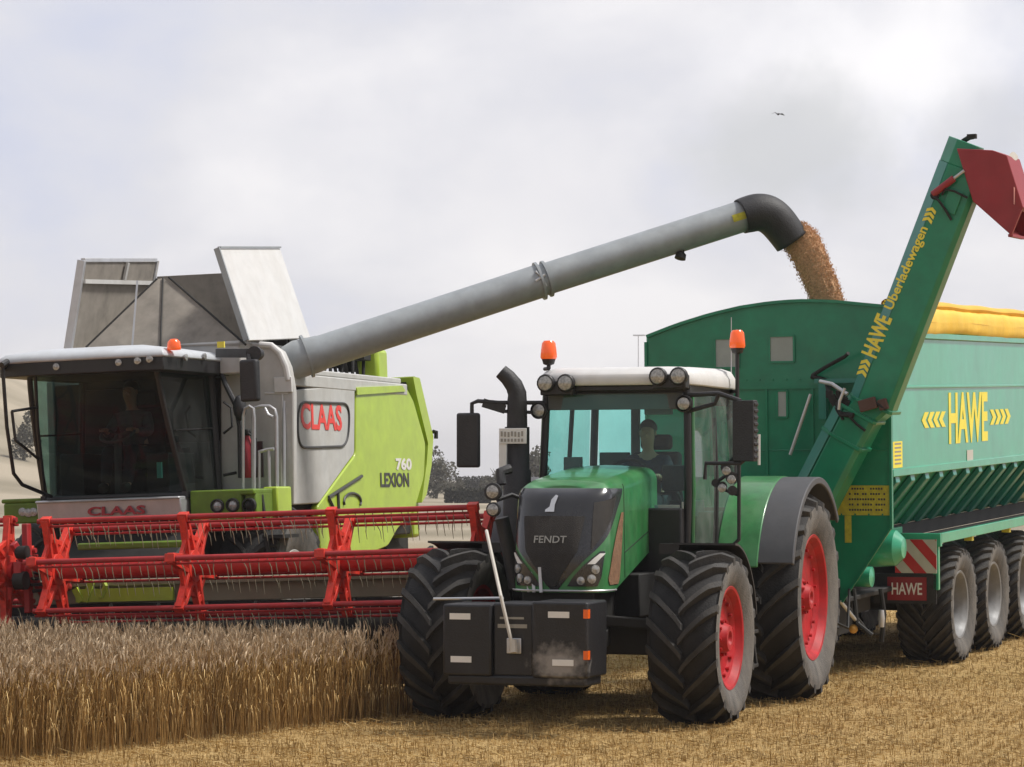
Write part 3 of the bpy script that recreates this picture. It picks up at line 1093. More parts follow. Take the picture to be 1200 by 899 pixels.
# mirrors
ym = .72
b = MB()
pm = loc(M, 549, 516, y=ym)
arm = [loc(M, 553, 487, y=ym), loc(M, 553, 473, y=ym), loc(M, 560, 470, y=ym), loc(M, 585, 472, y=.78), loc(M, 640, 472, y=1.0)]
b.tube(arm, .022, 8)
b.beam(loc(M, 566, 472, y=.74), loc(M, 592, 480, y=.80), .04, .09)
b.tube([loc(M, 590, 482, y=.8), loc(M, 640, 484, y=1.0)], .018, 8)
ma = b.build('mirror_arm', 'rubber', TR)
b = MB()
b.box(pm, (.235, .09, .55), Matrix.Rotation(R(8), 3, 'Z'))
mh = b.build('mirror', 'rubber', TR, bevel=.025, seg=3)
b = MB()
b.box(pm + Vector((0, .05, 0)), (.20, .006, .50), Matrix.Rotation(R(8), 3, 'Z'))
b.build('mirror_glass', 'chrome', mh)
ym = .95
pm = loc(M, 873, 505, y=ym)
b = MB()
b.box(pm, (.235, .09, .60), Matrix.Rotation(R(-14), 3, 'Z'))
for k in range(9):
    b.box(pm + Vector((.115, -.02, -.26 + .065 * k)), (.02, .08, .035), Matrix.Rotation(R(-14), 3, 'Z'))
mh = b.build('mirror', 'rubber', TR, bevel=.02, seg=3)
b = MB()
b.box(pm + Vector((0, .05, 0)), (.20, .006, .54), Matrix.Rotation(R(-14), 3, 'Z'))
b.build('mirror_glass', 'chrome', mh)
b = MB()
b.tube([loc(M, 806, 463, y=1.0), loc(M, 842, 461, y=.95), loc(M, 868, 470, y=ym)], .024, 8)
b.tube([loc(M, 806, 482, y=1.0), loc(M, 838, 473, y=.95), loc(M, 842, 462, y=.95)], .022, 8)
b.build('mirror_arm', 'rubber', TR)
b = MB()
b.tube([loc(M, 873, 538, y=ym), loc(M, 868, 543, y=ym), loc(M, 827, 543, y=1.0), loc(M, 826, 562, y=1.0)], .02, 8)
b.build('mirror_arm', 'rubber', TR)
b = MB()
b.b2(tuple(loc(M, 888, 545, y=1.15)), tuple(loc(M, 891, 509, y=1.17)))
b.build('marker_strip', 'reflector', TR)
# clutter at the door foot: handle, lamps, hoses
b = MB()
for px, py, r in ((850, 548, .05), (857, 560, .06), (846, 570, .05), (858, 575, .05), (838, 566, .04)):
    c = loc(M, px, py, y=1.25)
    b.lathe([(0, r * .6), (.05, r), (.09, r), (.092, 0)], c, (.3, -1, 0), 12)
b.tube([loc(M, 838, 566, y=1.3), loc(M, 850, 558, y=1.3), loc(M, 866, 556, y=1.3)], .018, 8)
b.tube([loc(M, 846, 572, y=1.3), loc(M, 858, 578, y=1.3), loc(M, 866, 580, y=1.3)], .018, 8)
b.tube([loc(M, 866, 540, y=1.3), loc(M, 866, 632, y=1.3), (.88, 1.3, 1.36)], .02, 8)
b.build('grab_rail', 'rubber', TR)
b = MB()
for px, py in ((851, 552), (857, 562), (846, 572)):
    c = loc(M, px, py, y=1.15)
    b.lathe([(0, .045), (.02, .04), (.025, 0)], c, (.2, -1, 0), 12)
b.build('door_lamp', 'lens', TR)
b = MB()
p0 = loc(M, 782, 597, y=.96)
b.box(p0, (.26, .03, .09))
b.box(p0 + Vector((.16, -.01, .01)), (.02, .02, .13))
b.build('step_light', 'window', TR, bevel=.006)
# cab foot panels
b = MB()
b.b2((.30, .86, 1.25), (.80, 1.0, 2.05))
b.b2((-.80, .86, 1.25), (-.30, 1.0, 2.05))
b.b2((.30, .95, 1.05), (.92, 2.3, 1.36))
b.b2((-.92, .95, 1.05), (-.30, 2.3, 1.36))
b.build('foot_panel', 'black', TR, bevel=.02)

# tank and steps between the wheels
for s in (-1, 1):
    b = MB()
    b.b2((s * .62, 1.15, .58), (s * 1.12, 2.0, 1.28))
    tk = b.build('fuel_tank', 'dark', TR, bevel=.05, seg=3)
b = MB()
for z in (.46, .80, 1.12):
    b.b2((.98, 1.12, z), (1.42, 1.5, z + .035))
for y in (1.12, 1.49):
    b.beam((1.40, y, .46), (1.28, y, 1.35), .03, .05)
st = b.build('step', 'dark', TR, bevel=.006)
b = MB()
b.b2((1.12, 1.095, .455), (1.42, 1.112, .50))
b.build('step_edge', 'silver', st)
b = MB()
b.beam((1.05, 1.10, .8), (1.05, 1.10, 1.35), .02, .02)
b.build('step_post', 'silver', st)

# mudguards
for s in (-1, 1):
    b = MB()
    b.arc(0, FR, FR + .05, 92, 168, s * .95, s * 1.56, .02, 16)
    b.b2((s * .80, .05, 1.62), (s * 1.0, .12, FR + FR + .06))
    b.build('front_mudguard', 'black', TR)
    b = MB()
    b.arc(WB, RRAD, RRAD + .16, 16, 138, s * .86, s * 1.30, .03, 26)
    b.prism([(s * .86, WB - (RRAD + .17) * math.cos(R(a)), RRAD + (RRAD + .17) * math.sin(R(a))) for a in range(16, 139, 6)]
            + [(s * .86, WB + .4, 1.5), (s * .86, WB - .75, 1.3)], (s * .03, 0, 0))
    fd = b.build('rear_mudguard', 'green', TR, bevel=.012)
    b = MB()
    b.arc(WB, RRAD, RRAD + .145, 18, 140, s * 1.28, s * 1.66, .035, 26)
    b.arc(WB, RRAD, RRAD + .105, 18, 140, s * 1.635, s * 1.665, .075, 26)
    b.build('mudguard_flare', 'fgrey', fd, bevel=.012)

seated_person(M @ Matrix.Translation((.16, 1.92, 2.02)) @ Matrix.Rotation(R(6), 4, 'Z'),
              'person in a dark jacket driving the green tractor, hands on its steering wheel')

# ================================================================== GRAIN TRAILER
M = M_TRAILER
TL = empty('grain_trailer', M)
tag(TL, 'large green grain trailer with yellow rolled tarpaulin and raised unloading auger, behind the tractor', 'trailer')
WT = .70
for k in range(3):
    for s in (-1, 1):
        wheel(TL, (s * 1.10, k * 1.80, .745), .745, WT, .40, s, 28, .05, 'rim_grey', 'tyre_trailer', lug_w=.052, sweep=1.15, dish=.12)
YF, YB, HWD = -3.42, 5.9, 1.45
ZS = 4.02       # top of the sides
ZL = 2.47       # where the sides start to slope in
# front wall
TOPZ = [(0, 0), (.13, .13), (.27, .24), (.4, .315), (.5, .35), (.58, .368), (.66, .372), (.78, .355), (.91, .31), (1, .28)]
top = [(-HWD + 2 * HWD * i / 20, YF, ZS + .05 + interp(TOPZ, i / 20)) for i in range(21)]
b = MB()
b.prism([(-.88, YF, 1.02), (.88, YF, 1.02), (HWD, YF, 1.86)] + top[::-1] + [(-HWD, YF, 1.86)], (0, .05, 0))
fwl = b.build('front_wall', 'tgreen', TL, bevel=.006)
b = MB()
for p, q in zip(top, top[1:]):
    b.beam(Vector(p) + Vector((0, .0, .015)), Vector(q) + Vector((0, .0, .015)), .07, .035)
b.beam((-HWD, YF - .012, 3.47), (HWD, YF - .012, 3.47), .02, .035)
b.beam((HWD + .012, YF, 1.86), (HWD + .012, YF, ZS), .03, .06, (0, 1, 0))
b.beam((-HWD - .012, YF, 1.86), (-HWD - .012, YF, ZS), .03, .06, (0, 1, 0))
b.beam((HWD, YF - .004, 1.86), (.88, YF - .004, 1.02), .02, .04, (0, 1, 0))
for x in (-.7, .0, .55):
    b.beam((x, YF - .01, 1.6), (x, YF - .01, 3.45), .03, .02, (0, 1, 0))
b.build('wall_rib', 'tgreen', fwl)


def panel_px(px0, py0, px1, py1, yy, th=.012):
    p, q = loc(M, px0, py0, y=yy), loc(M, px1, py1, y=yy)
    return (min(p.x, q.x), yy - th, min(p.z, q.z)), (max(p.x, q.x), yy, max(p.z, q.z))


for r in ((838, 397, 866, 431), (902, 394, 931, 424), (911, 458, 923, 489)):
    lo, hi = panel_px(*r, YF - .001)
    b = MB()
    b.b2(lo, hi)
    w = b.build('window', 'window', fwl)
    b = MB()
    for a, c in (((lo[0], hi[2]), (hi[0], hi[2])), ((lo[0], lo[2]), (hi[0], lo[2])), ((lo[0], lo[2]), (lo[0], hi[2])), ((hi[0], lo[2]), (hi[0], hi[2]))):
        b.beam((a[0], YF - .012, a[1]), (c[0], YF - .012, c[1]), .022, .022, (0, 1, 0) if a[0] == c[0] else (0, 0, 1))
    b.build('window_frame', 'tgreen', w)
b = MB()
for x in np.linspace(-1.36, 1.36, 18):
    for z in (3.56, 2.02):
        b.lathe([(0, .014), (.008, .012), (.010, 0)], (x, YF - .0, z), (0, -1, 0), 6)
for z in (2.75,):
    b.tube([(x, YF - .002, z + .003 * math.sin(x * 40)) for x in np.linspace(-1.42, 1.42, 40)], .007, 5)
b.build('weld_seam', 'tgreen', fwl)
# yellow notices low on the front wall
lo, hi = panel_px(981, 569, 1043, 604, YF - .001, .006)
b = MB()
b.b2(lo, hi)
nt_ = b.build('notice', 'ydull', fwl)
b = MB()
lo2, hi2 = panel_px(990, 604, 998, 636, YF - .001, .006)
b.b2(lo2, hi2)
b.build('notice', 'ydull', fwl)
b = MB()
for k in range(5):
    z = lo[2] + .05 + k * .06
    for j in range(14):
        if random.random() < .75:
            x = lo[0] + .14 + j * .031
            b.b2((x, YF - .010, z), (x + .02, YF - .006, z + .022))
b.build('notice_marking', 'letter_dark', nt_)

# sides with their sloping lower panel
for s in (-1, 1):
    b = MB()
    b.b2((s * (HWD - .04), YF + .05, ZL), (s * HWD, YB, 3.46))
    b.b2((s * (HWD - .045), YF + .05, 3.46), (s * (HWD - .005), YB, ZS))
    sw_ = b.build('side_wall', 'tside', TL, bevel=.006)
    b = MB()
    b.b2((s * HWD, YF + .05, 3.44), (s * (HWD + .022), YB, 3.475))
    b.b2((s * (HWD - .05), YF + .05, ZS), (s * (HWD + .03), YB, ZS + .07))
    b.b2((s * (HWD - .02), YF + .05, ZL - .03), (s * (HWD + .028), YB, ZL + .06))
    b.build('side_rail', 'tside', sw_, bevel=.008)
    b = MB()
    b.prism([(s * HWD, YF + .05, ZL), (s * .92, YF + .05, 1.80), (s * .89, YF + .05, 1.80), (s * (HWD - .04), YF + .05, ZL)], (0, YB - YF - .05, 0))
    lwp = b.build('lower_panel', 'tgreen', TL)
    if s < 0:
        continue
    for k in range(13):
        y = YF + .22 + k * .66
        b = MB()
        b.prism([(s * (HWD - .004), y, ZL - .02), (s * .93, y, 1.82), (s * 1.0, y, 1.80), (s * (HWD + .015), y, ZL - .10)], (0, .17, 0))
        b.build('lower_rib', 'tsheen', lwp, bevel=.008)  # rib highlights painted in by the paler green
# rear wall and floor of the hopper (grain heap inside)
b = MB()
b.b2((-HWD, YB - .04, 1.9), (HWD, YB, ZS + .3))
b.build('rear_wall', 'tgreen', TL)
b = MB()
for s in (-1, 1):
    b.b2((s * .35, YF - .1, 1.05), (s * .55, YB, 1.32))
for k in range(3):
    b.tube([(-1.0, k * 1.8, .745), (1.0, k * 1.8, .745)], .09, 12)
    b.b2((-.6, k * 1.8 - .12, .7), (-.4, k * 1.8 + .12, 1.1))
    b.b2((.4, k * 1.8 - .12, .7), (.6, k * 1.8 + .12, 1.1))
b.prism([(-.9, YF + .1, 1.0), (.9, YF + .1, 1.0), (.9, YB, 1.0), (-.9, YB, 1.0)], (0, 0, .06))
b.beam((.4, YF, 1.15), (0, -7.0, .95), .18, .22)
b.beam((-.4, YF, 1.15), (0, -7.0, .95), .18, .22)
b.build('chassis', 'dark', TL, bevel=.012)

# green wheel-arch frame with its edge rail over the wheels
b = MB()
ye = -1.32
b.b2((1.40, ye, 1.58), (1.47, YB, 1.645))
b.b2((1.44, ye - .02, 1.58), (1.50, YB, 1.70))
b.b2((.96, ye - .05, 1.54), (1.50, ye + .03, 1.70))
b.b2((.90, YF + .15, 1.70), (1.02, ye, 1.78))
b.b2((1.40, ye - .04, 1.02), (1.47, ye + .03, 1.66))
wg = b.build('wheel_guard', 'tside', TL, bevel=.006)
b = MB()
b.b2((.95, ye + .04, 1.60), (1.395, YB, 1.63))
b.b2((.93, YF + .3, 1.64), (.97, YB, 1.80))
b.build('guard_plate', 'dark', wg)
b = MB()
b.b2((-1.47, ye, 1.60), (-1.02, YB, 1.64))
b.build('wheel_guard', 'tside', TL, bevel=.006)
b = MB()
for y in (.35, 2.4):
    b.b2((1.36, y, 1.52), (1.46, y + .10, 1.585))
b.build('side_lamp', 'ylabel', TL)

# red and white warning board
lo, hi = panel_px(1049, 632, 1098, 672, ye - .06, .012)
b = MB()
b.b2(lo, hi)
wb = b.build('warning_board', 'signwhite', TL)
b = MB()
wl, hl_ = hi[0] - lo[0], hi[2] - lo[2]
for k in range(-1, 4):
    w_ = .155
    x0 = lo[0] + k * .31 - .13
    poly = [(x0, hi[2]), (x0 + w_, hi[2]), (x0 + w_ + hl_ * .9, lo[2]), (x0 + hl_ * .9, lo[2])]

    def clip(pts, sgn, lim):
        out = []
        for i in range(len(pts)):
            p, q = pts[i - 1], pts[i]
            ip, iq = sgn * p[0] <= sgn * lim, sgn * q[0] <= sgn * lim
            if ip != iq:
                t = (lim - p[0]) / (q[0] - p[0])
                out.append((lim, p[1] + (q[1] - p[1]) * t))
            if iq:
                out.append(q)
        return out
    poly = clip(clip(poly, 1, hi[0]), -1, lo[0]) if poly else []
    if len(poly) >= 3:
        b.prism([(x, lo[1] - .001, z) for x, z in poly], (0, -.003, 0))
b.build('warning_stripe', 'signred', wb)
# mud flap with its plate
b = MB()
lo, hi = panel_px(1024, 672, 1098, 708, ye - .02, .02)
b.b2(lo, hi)
fl = b.build('mud_flap', 'rubber', TL)
b = MB()
lo, hi = panel_px(1040, 676, 1086, 704, ye - .042, .008)
b.b2(lo, hi)
hp = b.build('name_plate', 'platered', fl)
lettering('HAWE', ((lo[0] + hi[0]) / 2, lo[1] - .001, (lo[2] + hi[2]) / 2 + .0), (1, 0, 0), (0, 0, 1), (hi[0] - lo[0]) * .78, (hi[2] - lo[2]) * .52, 'letter_white', hp, bold=.015)

# rounded housings and hydraulics under the front
b = MB()
c = loc(M, 1036, 642, y=-2.2)
b.lathe([(-.35, .0), (-.35, .20), (-.1, .23), (.15, .21), (.24, .12), (.25, 0)], c, (1, 0, 0), 24)
c2 = loc(M, 1014, 676, y=-2.6)
b.lathe([(-.3, .0), (-.3, .12), (.08, .12), (.1, .0)], c2, (1, 0, 0), 20)
b.build('gear_housing', 'tside', TL)
b = MB()
b.b2((.25, -2.5, .80), (.72, -1.7, 1.30))
b.b2((.2, -3.2, .6), (.7, -2.4, 1.0))
b.tube([loc(M, 984, 702, y=-3.3), loc(M, 1012, 736, y=-2.7)], .035, 8)
b.tube([loc(M, 1000, 690, y=-3.0), loc(M, 1004, 730, y=-3.0), loc(M, 1022, 745, y=-3.0)], .03, 8)
b.tube([loc(M, 1032, 690, y=-2.6), loc(M, 1036, 720, y=-2.6), loc(M, 1033, 752, y=-2.6)], .03, 8)
for k in range(7):
    x = .25 + .12 * k
    b.tube([(x, -3.45, 1.35 - .03 * k), (x + .05, -3.7, .75), (x - .1, -3.9, .85), (x - .2, -4.3, 1.0)], .018, 6)
b.build('hydraulics', 'dark', TL)
b = MB()
b.tube([loc(M, 984, 704, y=-3.42), loc(M, 1011, 737, y=-2.82)], .022, 8)
b.lathe([(0, .03), (.1, .04), (.2, .03)], loc(M, 1033, 735, y=-2.7), (0, 0, 1), 10)
b.build('support_rod', 'silver', TL)
b = MB()
b.ball(loc(M, 1000, 737, y=-3.0), .055)
b.build('hose_cap', mat('ochre_cap', (.6, .32, .06), .5, var=.1), TL)

# yellow tarpaulin rolled along the near top edge
b = MB()


def tarp_roll(u, v):
    y = YF + .35 + (YB - YF - .5) * u
    t = 2 * math.pi * v
    sag = -.035 * math.sin(u * math.pi * 2.4 + .4) ** 2
    wr = .004 * math.sin(u * 21 + 2.2 * t) + .0022 * math.sin(u * 61 - 3 * t) + .0012 * math.sin(u * 150 + t)
    cx_, cz_ = math.copysign(abs(math.cos(t)) ** .75, math.cos(t)), math.copysign(abs(math.sin(t)) ** .75, math.sin(t))
    return (HWD - .06 + (.12 + wr) * cx_, y, ZS + .215 + sag * (.5 - .5 * cz_) + (.155 + wr) * cz_)


b.grid(tarp_roll, 200, 28)
tp = b.build('tarpaulin', 'yellow', TL, sharp=80)
b = MB()
b.grid(lambda u, v: (HWD - .09 + .11 * math.cos(v * 6.283), YF + .4 + (YB - YF - .6) * u, ZS + .395 + .006 * math.sin(u * 30) + .06 * math.sin(v * 6.283)), 60, 14)
b.build('tarpaulin_roll', mat('tarp_yellow_deep', (.74, .40, .02), .55, dust=.1, dcol=(.7, .5, .2), var=.1, scale=2), tp, sharp=70)

# writing on the near side
xs = HWD + .003


def side_text(body, px0, py0, px1, py1, material='ylabel', bold=.02):
    a, c = loc(M, px0, py1, x=xs), loc(M, px1, py0, x=xs)
    lettering(body, ((xs), (a.y + c.y) / 2, (a.z + c.z) / 2), (0, 1, 0), (0, 0, 1), abs(c.y - a.y), abs(c.z - a.z), material, TL, bold)


side_text('HAWE', 1112, 459, 1157, 521, bold=.028)
side_text('\u2039\u2039\u2039\u2039', 1080, 482, 1108, 502, bold=.05)
side_text('\u203a\u203a\u203a\u203a', 1160, 479, 1184, 498, bold=.05)
a, c = loc(M, 1045.5, 549, x=xs), loc(M, 1057, 517, x=xs)
b = MB()
b.b2((xs - .002, min(a.y, c.y) + .03, a.z), (xs + .004, max(a.y, c.y), c.z))
st = b.build('sticker', 'ylabel', TL)
b = MB()
for k in range(6):
    z = a.z + .04 + k * .045
    b.b2((xs + .003, a.y + .10, z), (xs + .006, c.y - .06, z + .018))
b.build('sticker_marking', 'letter_grey', st)
a, c = loc(M, 1133, 540, x=xs), loc(M, 1140, 527, x=xs)
b = MB()
b.b2((xs - .001, a.y, a.z), (xs + .004, c.y, c.z))
b.build('sticker', 'signwhite', TL)

# the folding auger: square duct with a chamfered edge ------------------
YA = -4.02          # its front face


def px_in(px, py, y=YA):
    return loc(M, px, py, y=y)


def duct(p0, p1, wl, wr, depth, name, material, parent, ch=.14):
    """p0->p1 along the middle of the front face; wl/wr half widths"""
    d = (p1 - p0).normalized()
    n = Vector((0, -1, 0))
    u = d.cross(n) * -1
    if u.x < 0:
        u = -u
    prof = [(-wl, .0 - depth), (-wl, -ch), (-wl + ch, 0), (wr - .05, 0), (wr, -.05), (wr, -depth)]
    mb = MB()
    mb.sweep(prof, p0, p1, u, n)
    return mb.build(name, material, parent, bevel=.008), d, u


pA0, pA1 = px_in(920, 640), px_in(1001, 483)
lo_d, dA, uA = duct(pA0, pA1, .255, .25, .42, 'auger', 'tgreen', TL)
pB0, pB1 = px_in(1018, 474), px_in(1124, 196)
up_d, dB, uB = duct(pB0, pB1, .27, .265, .27, 'upper_duct', 'tgreen', lo_d)
n_ = Vector((0, -1, 0))
for (p0, p1, d, u, par) in ((pA0, pA1, dA, uA, lo_d), (pB0, pB1, dB, uB, lo_d)):
    # lighter strip painting the sheen of the up-facing chamfer
    b = MB()
    q = [p0 - u * .266 - n_ * .136, p0 - u * .134 - n_ * .004, p1 - u * .134 - n_ * .004, p1 - u * .266 - n_ * .136]
    nn = (n_ - u).normalized()
    b.prism([x + nn * .003 for x in q], nn * .004)
    b.build('duct_edge', 'tsheen', par)
# joint flanges
for c, d, u in ((pA1, dA, uA), (pB0, dB, uB), (pA0.lerp(pA1, .80), dA, uA)):
    b = MB()
    b.sweep([(-.285, -.40), (-.285, -.13), (-.145, .018), (.25, .018), (.28, -.02), (.28, -.40)], c - d * .02, c + d * .02, u, n_)
    b.build('flange', 'tgreen', lo_d, bevel=.006)
b = MB()
b.sweep([(-.24, -.38), (-.24, -.12), (-.12, -.02), (.2, -.02), (.24, -.06), (.24, -.38)], pA1 - dA * .05, pB0 + dB * .05, uA, n_)
b.build('joint', 'tgreen', lo_d)
for pp, r in (([px_in(961, 447, YA + .1), px_in(975, 450, YA), px_in(993, 462, YA - .05)], .022), ([px_in(950, 462, YF - .1), px_in(926, 533, YF - .1)], .02),
              ([px_in(983, 480, YA - .05), px_in(984, 470, YA - .06), px_in(990, 455, YA - .05)], .018)):
    b = MB()
    b.tube(pp, r, 8)
    b.build('hydraulic_rod', 'silver', lo_d)
b = MB()
b.tube([px_in(952, 440, YF - .08), px_in(968, 430, YF - .15), px_in(990, 418, YF - .2), px_in(994, 414, YF - .25)], .022, 8)
b.tube([px_in(951, 441, YF - .08), px_in(968, 446, YF - .1), px_in(975, 470, YF - .3), px_in(985, 485, YA), px_in(1000, 487, YA - .05)], .03, 8)
b.tube([px_in(985, 487, YA - .03), px_in(994, 487, YA - .05), px_in(1004, 497, YA - .03), px_in(1014, 505, YA - .02)], .016, 6)
b.tube([px_in(968, 450, YF - .2), px_in(982, 456, YF - .4), px_in(980, 475, YA), px_in(988, 492, YA - .02)], .016, 6)
b.tube([px_in(1018, 470, YA - .03), px_in(1030, 474, YA - .05), px_in(1038, 480, YA - .04)], .02, 6)
for q in range(6):
    c = px_in(972 + 4 * q, 462 + 5 * (q % 3), YA + .05)
    b.box(c, (.07, .06, .08), Matrix.Rotation(q, 3, 'Y'))
b.build('hydraulic_hose', 'dark', lo_d)
b = MB()
b.box(px_in(1017, 474, YA - .05), (.20, .06, .13), Matrix.Rotation(R(-15), 3, 'Y'))
b.box(px_in(1035, 474, YA - .02), (.10, .08, .12), Matrix.Rotation(R(-15), 3, 'Y'))
b.build('hinge', mat('hinge_rust', (.07, .022, .018), .7, dust=.4, dcol=(.15, .11, .08)), lo_d, bevel=.01)
b = MB()
lo, hi = panel_px(962, 444, 971, 491, YF - .05, .10)
b.b2(lo, hi)
b.b2((lo[0] - .05, lo[1], hi[2] - .05), (hi[0] + .4, hi[1], hi[2]))
b.build('bracket', 'tsheen', lo_d)
# head of the upper duct
b = MB()
tp0, tp1 = pB1 - dB * .02, px_in(1131, 166)
b.sweep([(-.27, -.27), (-.27, -.14), (-.13, 0), (.10, 0), (.12, -.05), (.12, -.27)], pB1, pB1 + dB * .28, uB, n_)
b.build('duct_head', 'tgreen', lo_d, bevel=.008)
b = MB()
b.tube([px_in(1128, 166, YA + .2), px_in(1136, 161, YA + .1), px_in(1141, 160, YA + .1)], .03, 6)
b.box(px_in(1139, 160, YA + .1), (.10, .06, .05))
b.build('head_lamp', 'dark', lo_d)
# red discharge spout, an open box that hangs over to the near side
pts = [(1121, 174), (1163, 176), (1180, 182), (1199, 243), (1184, 275), (1140, 236)]
b = MB()
P = [px_in(px, py, YA - .05) for px, py in pts]
dep = Vector((0, .62, 0))
nP = len(P)
vs = P + [p + dep for p in P]
fs = [tuple(range(nP)), tuple(range(2 * nP - 1, nP - 1, -1))]
fs += [(i, (i + 1) % nP, nP + (i + 1) % nP, nP + i) for i in range(nP) if i not in (3,)]
b.add(vs, fs)
sp_ = b.build('spout', 'maroon', lo_d, bevel=.008)
b = MB()
f0, f1 = px_in(1196, 246, YA - .06), px_in(1184, 276, YA - .06)
b.beam(f0, f1, .03, .05, (0, 1, 0))
b.beam(f0 + dep * 1.03, f1 + dep * 1.03, .03, .05, (0, 1, 0))
b.beam(f1, f1 + dep * 1.03, .05, .03)
b.build('spout_rim', 'maroon', sp_)
b = MB()
b.grid(lambda u, v: px_in(1181 + 12 * u + 6 * v, 184 + 32 * v - 6 * math.sin(u * 3), YA + .02 + .5 * u), 8, 8)
b.build('spout_flap', 'signwhite', sp_)
b = MB()
b.grid(lambda u, v: px_in(1188 + 12 * u, 219 + 20 * v + 10 * u, YA - .09 + .3 * u), 6, 6)
b.build('spout_flap', 'pink', sp_)
b = MB()
b.tube([px_in(1093, 228, YA - .06), px_in(1118, 209, YA - .06)], .04, 10)
b.build('spout_cylinder', 'maroon', lo_d)
b = MB()
b.tube([px_in(1118, 209, YA - .06), px_in(1130, 200, YA - .06)], .018, 8)
b.build('cylinder_rod', 'silver', lo_d)
b = MB()
b.tube([px_in(1092, 228, YA - .06), px_in(1100, 235, YA - .1), px_in(1108, 246, YA - .06), px_in(1115, 258, YA - .03)], .016, 6)
b.tube([px_in(1104, 228, YA - .04), px_in(1108, 222, YA - .08), px_in(1118, 224, YA - .08), px_in(1134, 232, YA - .04)], .014, 6)
b.lathe([(0, .05), (.03, .05), (.03, 0)], px_in(1096, 229, YA - .03), (0, -1, 0), 12)
b.tube([px_in(1128, 250, YA + .1), px_in(1120, 275, YA + .1), px_in(1113, 300, YA + .1)], .035, 6)
b.build('spout_hose', 'dark', lo_d)
b = MB()
b.box(px_in(1116, 236, YA - .015), (.16, .03, .26), Matrix.Rotation(R(22), 3, 'Y'))
b.build('spout_plate', 'tgreen', lo_d, bevel=.006)

# writing up the auger


def duct_text(body, p0, p1, h, bold=.02, side=0.):
    a, c = px_in(*p0, YA - .004), px_in(*p1, YA - .004)
    d = (c - a).normalized()
    up = Vector((0, -1, 0)).cross(d)
    lettering(body, (a + c) / 2, d, up, (c - a).length, h, 'ylabel', lo_d, bold)


duct_text('\u203a\u203a\u203a', (1009, 441), (1016, 421), .11, .05)
duct_text('HAWE', (1018, 417), (1037, 370), .19, .035)
duct_text('\u00dcberladewagen', (1041, 362), (1083, 266), .165, .022)
duct_text('\u203a\u203a\u203a', (1086, 261), (1093, 243), .11, .05)

# ================================================================== COMBINE HARVESTER
M = M_COMBINE
CB = empty('combine_harvester', M)
tag(CB, 'lime green and white combine harvester with wide red header cutting the standing wheat', 'combine')
XC = .15
# running gear
for s in (-1, 1):
    wheel(CB, (XC + s * 1.32, 1.55, .98), .98, .72, .45, s, 18, .055, 'offwhite', lug_w=.075, sweep=.95, name='wheel')
for s in (-1, 1):
    wheel(CB, (XC + s * 1.25, 5.7, .68), .68, .5, .32, s, 16, .045, 'offwhite', lug_w=.06, sweep=.95, name='wheel')
b = MB()
b.b2((XC - 1.42, 1.62, 1.55), (XC + 1.36, 6.5, 3.50))
b.b2((XC - 1.1, .9, .8), (XC + 1.1, 2.2, 1.7))
b.b2((XC - .9, 2.0, .9), (XC + .9, 6.0, 1.6))
b.b2((XC - 1.3, 5.6, .55), (XC + 1.3, 5.8, .80))
b.b2((XC - 1.25, .9, .9), (XC + 1.25, 1.6, 2.05))
b.build('chassis', 'dark', CB, bevel=.02)
# far side and rear covers
b = MB()
b.b2((XC - 1.52, 1.6, 1.75), (XC - 1.42, 6.4, 3.55))
b.build('side_cover', 'offwhite', CB, bevel=.02)
b = MB()
b.b2((XC - 1.45, 6.45, 1.5), (XC + 1.40, 6.75, 3.45))
b.build('rear_hood', 'lime', CB, bevel=.05)

# near side panels
XS = 1.65


def on_side(pts, x=XS):
    return [loc(M, px, py, x=x) for px, py in pts]


def smooth(pts, k=5):
    """a Catmull-Rom path through points"""
    P = [Vector(p) for p in pts]
    P = [P[0] * 2 - P[1]] + P + [P[-1] * 2 - P[-2]]
    out = []
    for i in range(1, len(P) - 2):
        for j in range(k):
            t = j / k
            a, b_, c, d = P[i - 1], P[i], P[i + 1], P[i + 2]
            out.append(.5 * ((2 * b_) + (c - a) * t + (2 * a - 5 * b_ + 4 * c - d) * t * t + (3 * b_ - a - 3 * c + d) * t ** 3))
    return out + [P[-2]]


def rnd(pts, r, n=5):
    """round the corners of a polygon of Vectors"""
    out = []
    k = len(pts)
    for i in range(k):
        p, a, c = pts[i], pts[i - 1], pts[(i + 1) % k]
        d0, d1 = (a - p), (c - p)
        q = min(r, d0.length * .45, d1.length * .45)
        s0, s1 = p + d0.normalized() * q, p + d1.normalized() * q
        for j in range(n + 1):
            t = j / n
            out.append(s0 * (1 - t) ** 2 + p * 2 * t * (1 - t) + s1 * t * t)
    return out


b = MB()
b.prism(rnd(on_side([(331, 458), (416, 451), (415.4, 532), (405, 546), (374, 590), (342, 592), (331, 590)]), .06), (-.10, 0, 0))
wp = b.build('side_panel', 'offwhite', CB, bevel=.015)
b = MB()
b.prism(rnd(on_side([(417, 455), (476, 453), (485, 470), (499, 520), (497, 560), (486, 598), (466, 620), (455, 640), (436, 648), (376, 648), (372, 594), (407, 546), (417, 533)]), .08), (-.10, 0, 0))
lp = b.build('side_panel', 'lime', CB, bevel=.018)
b = MB()
b.prism(rnd(on_side([(417, 454), (470, 452), (474, 459), (417, 463)], XS + .004), .02), (.02, 0, 0))
b.build('panel_edge', 'lime', lp, bevel=.006)
b = MB()
b.prism(rnd(on_side([(484, 441), (492, 443), (508, 512), (506, 545), (500, 580), (494, 590), (500, 545), (502, 520), (488, 462)], XS - .02), .03), (-.5, 0, 0))
b.build('rear_cover', 'lime', CB, bevel=.012)
b = MB()
b.prism(on_side([(476, 446), (486, 441), (504, 520), (499, 560), (490, 590), (480, 560)], XS - .13), (-.15, 0, 0))
b.build('rear_vent', 'dark', CB)
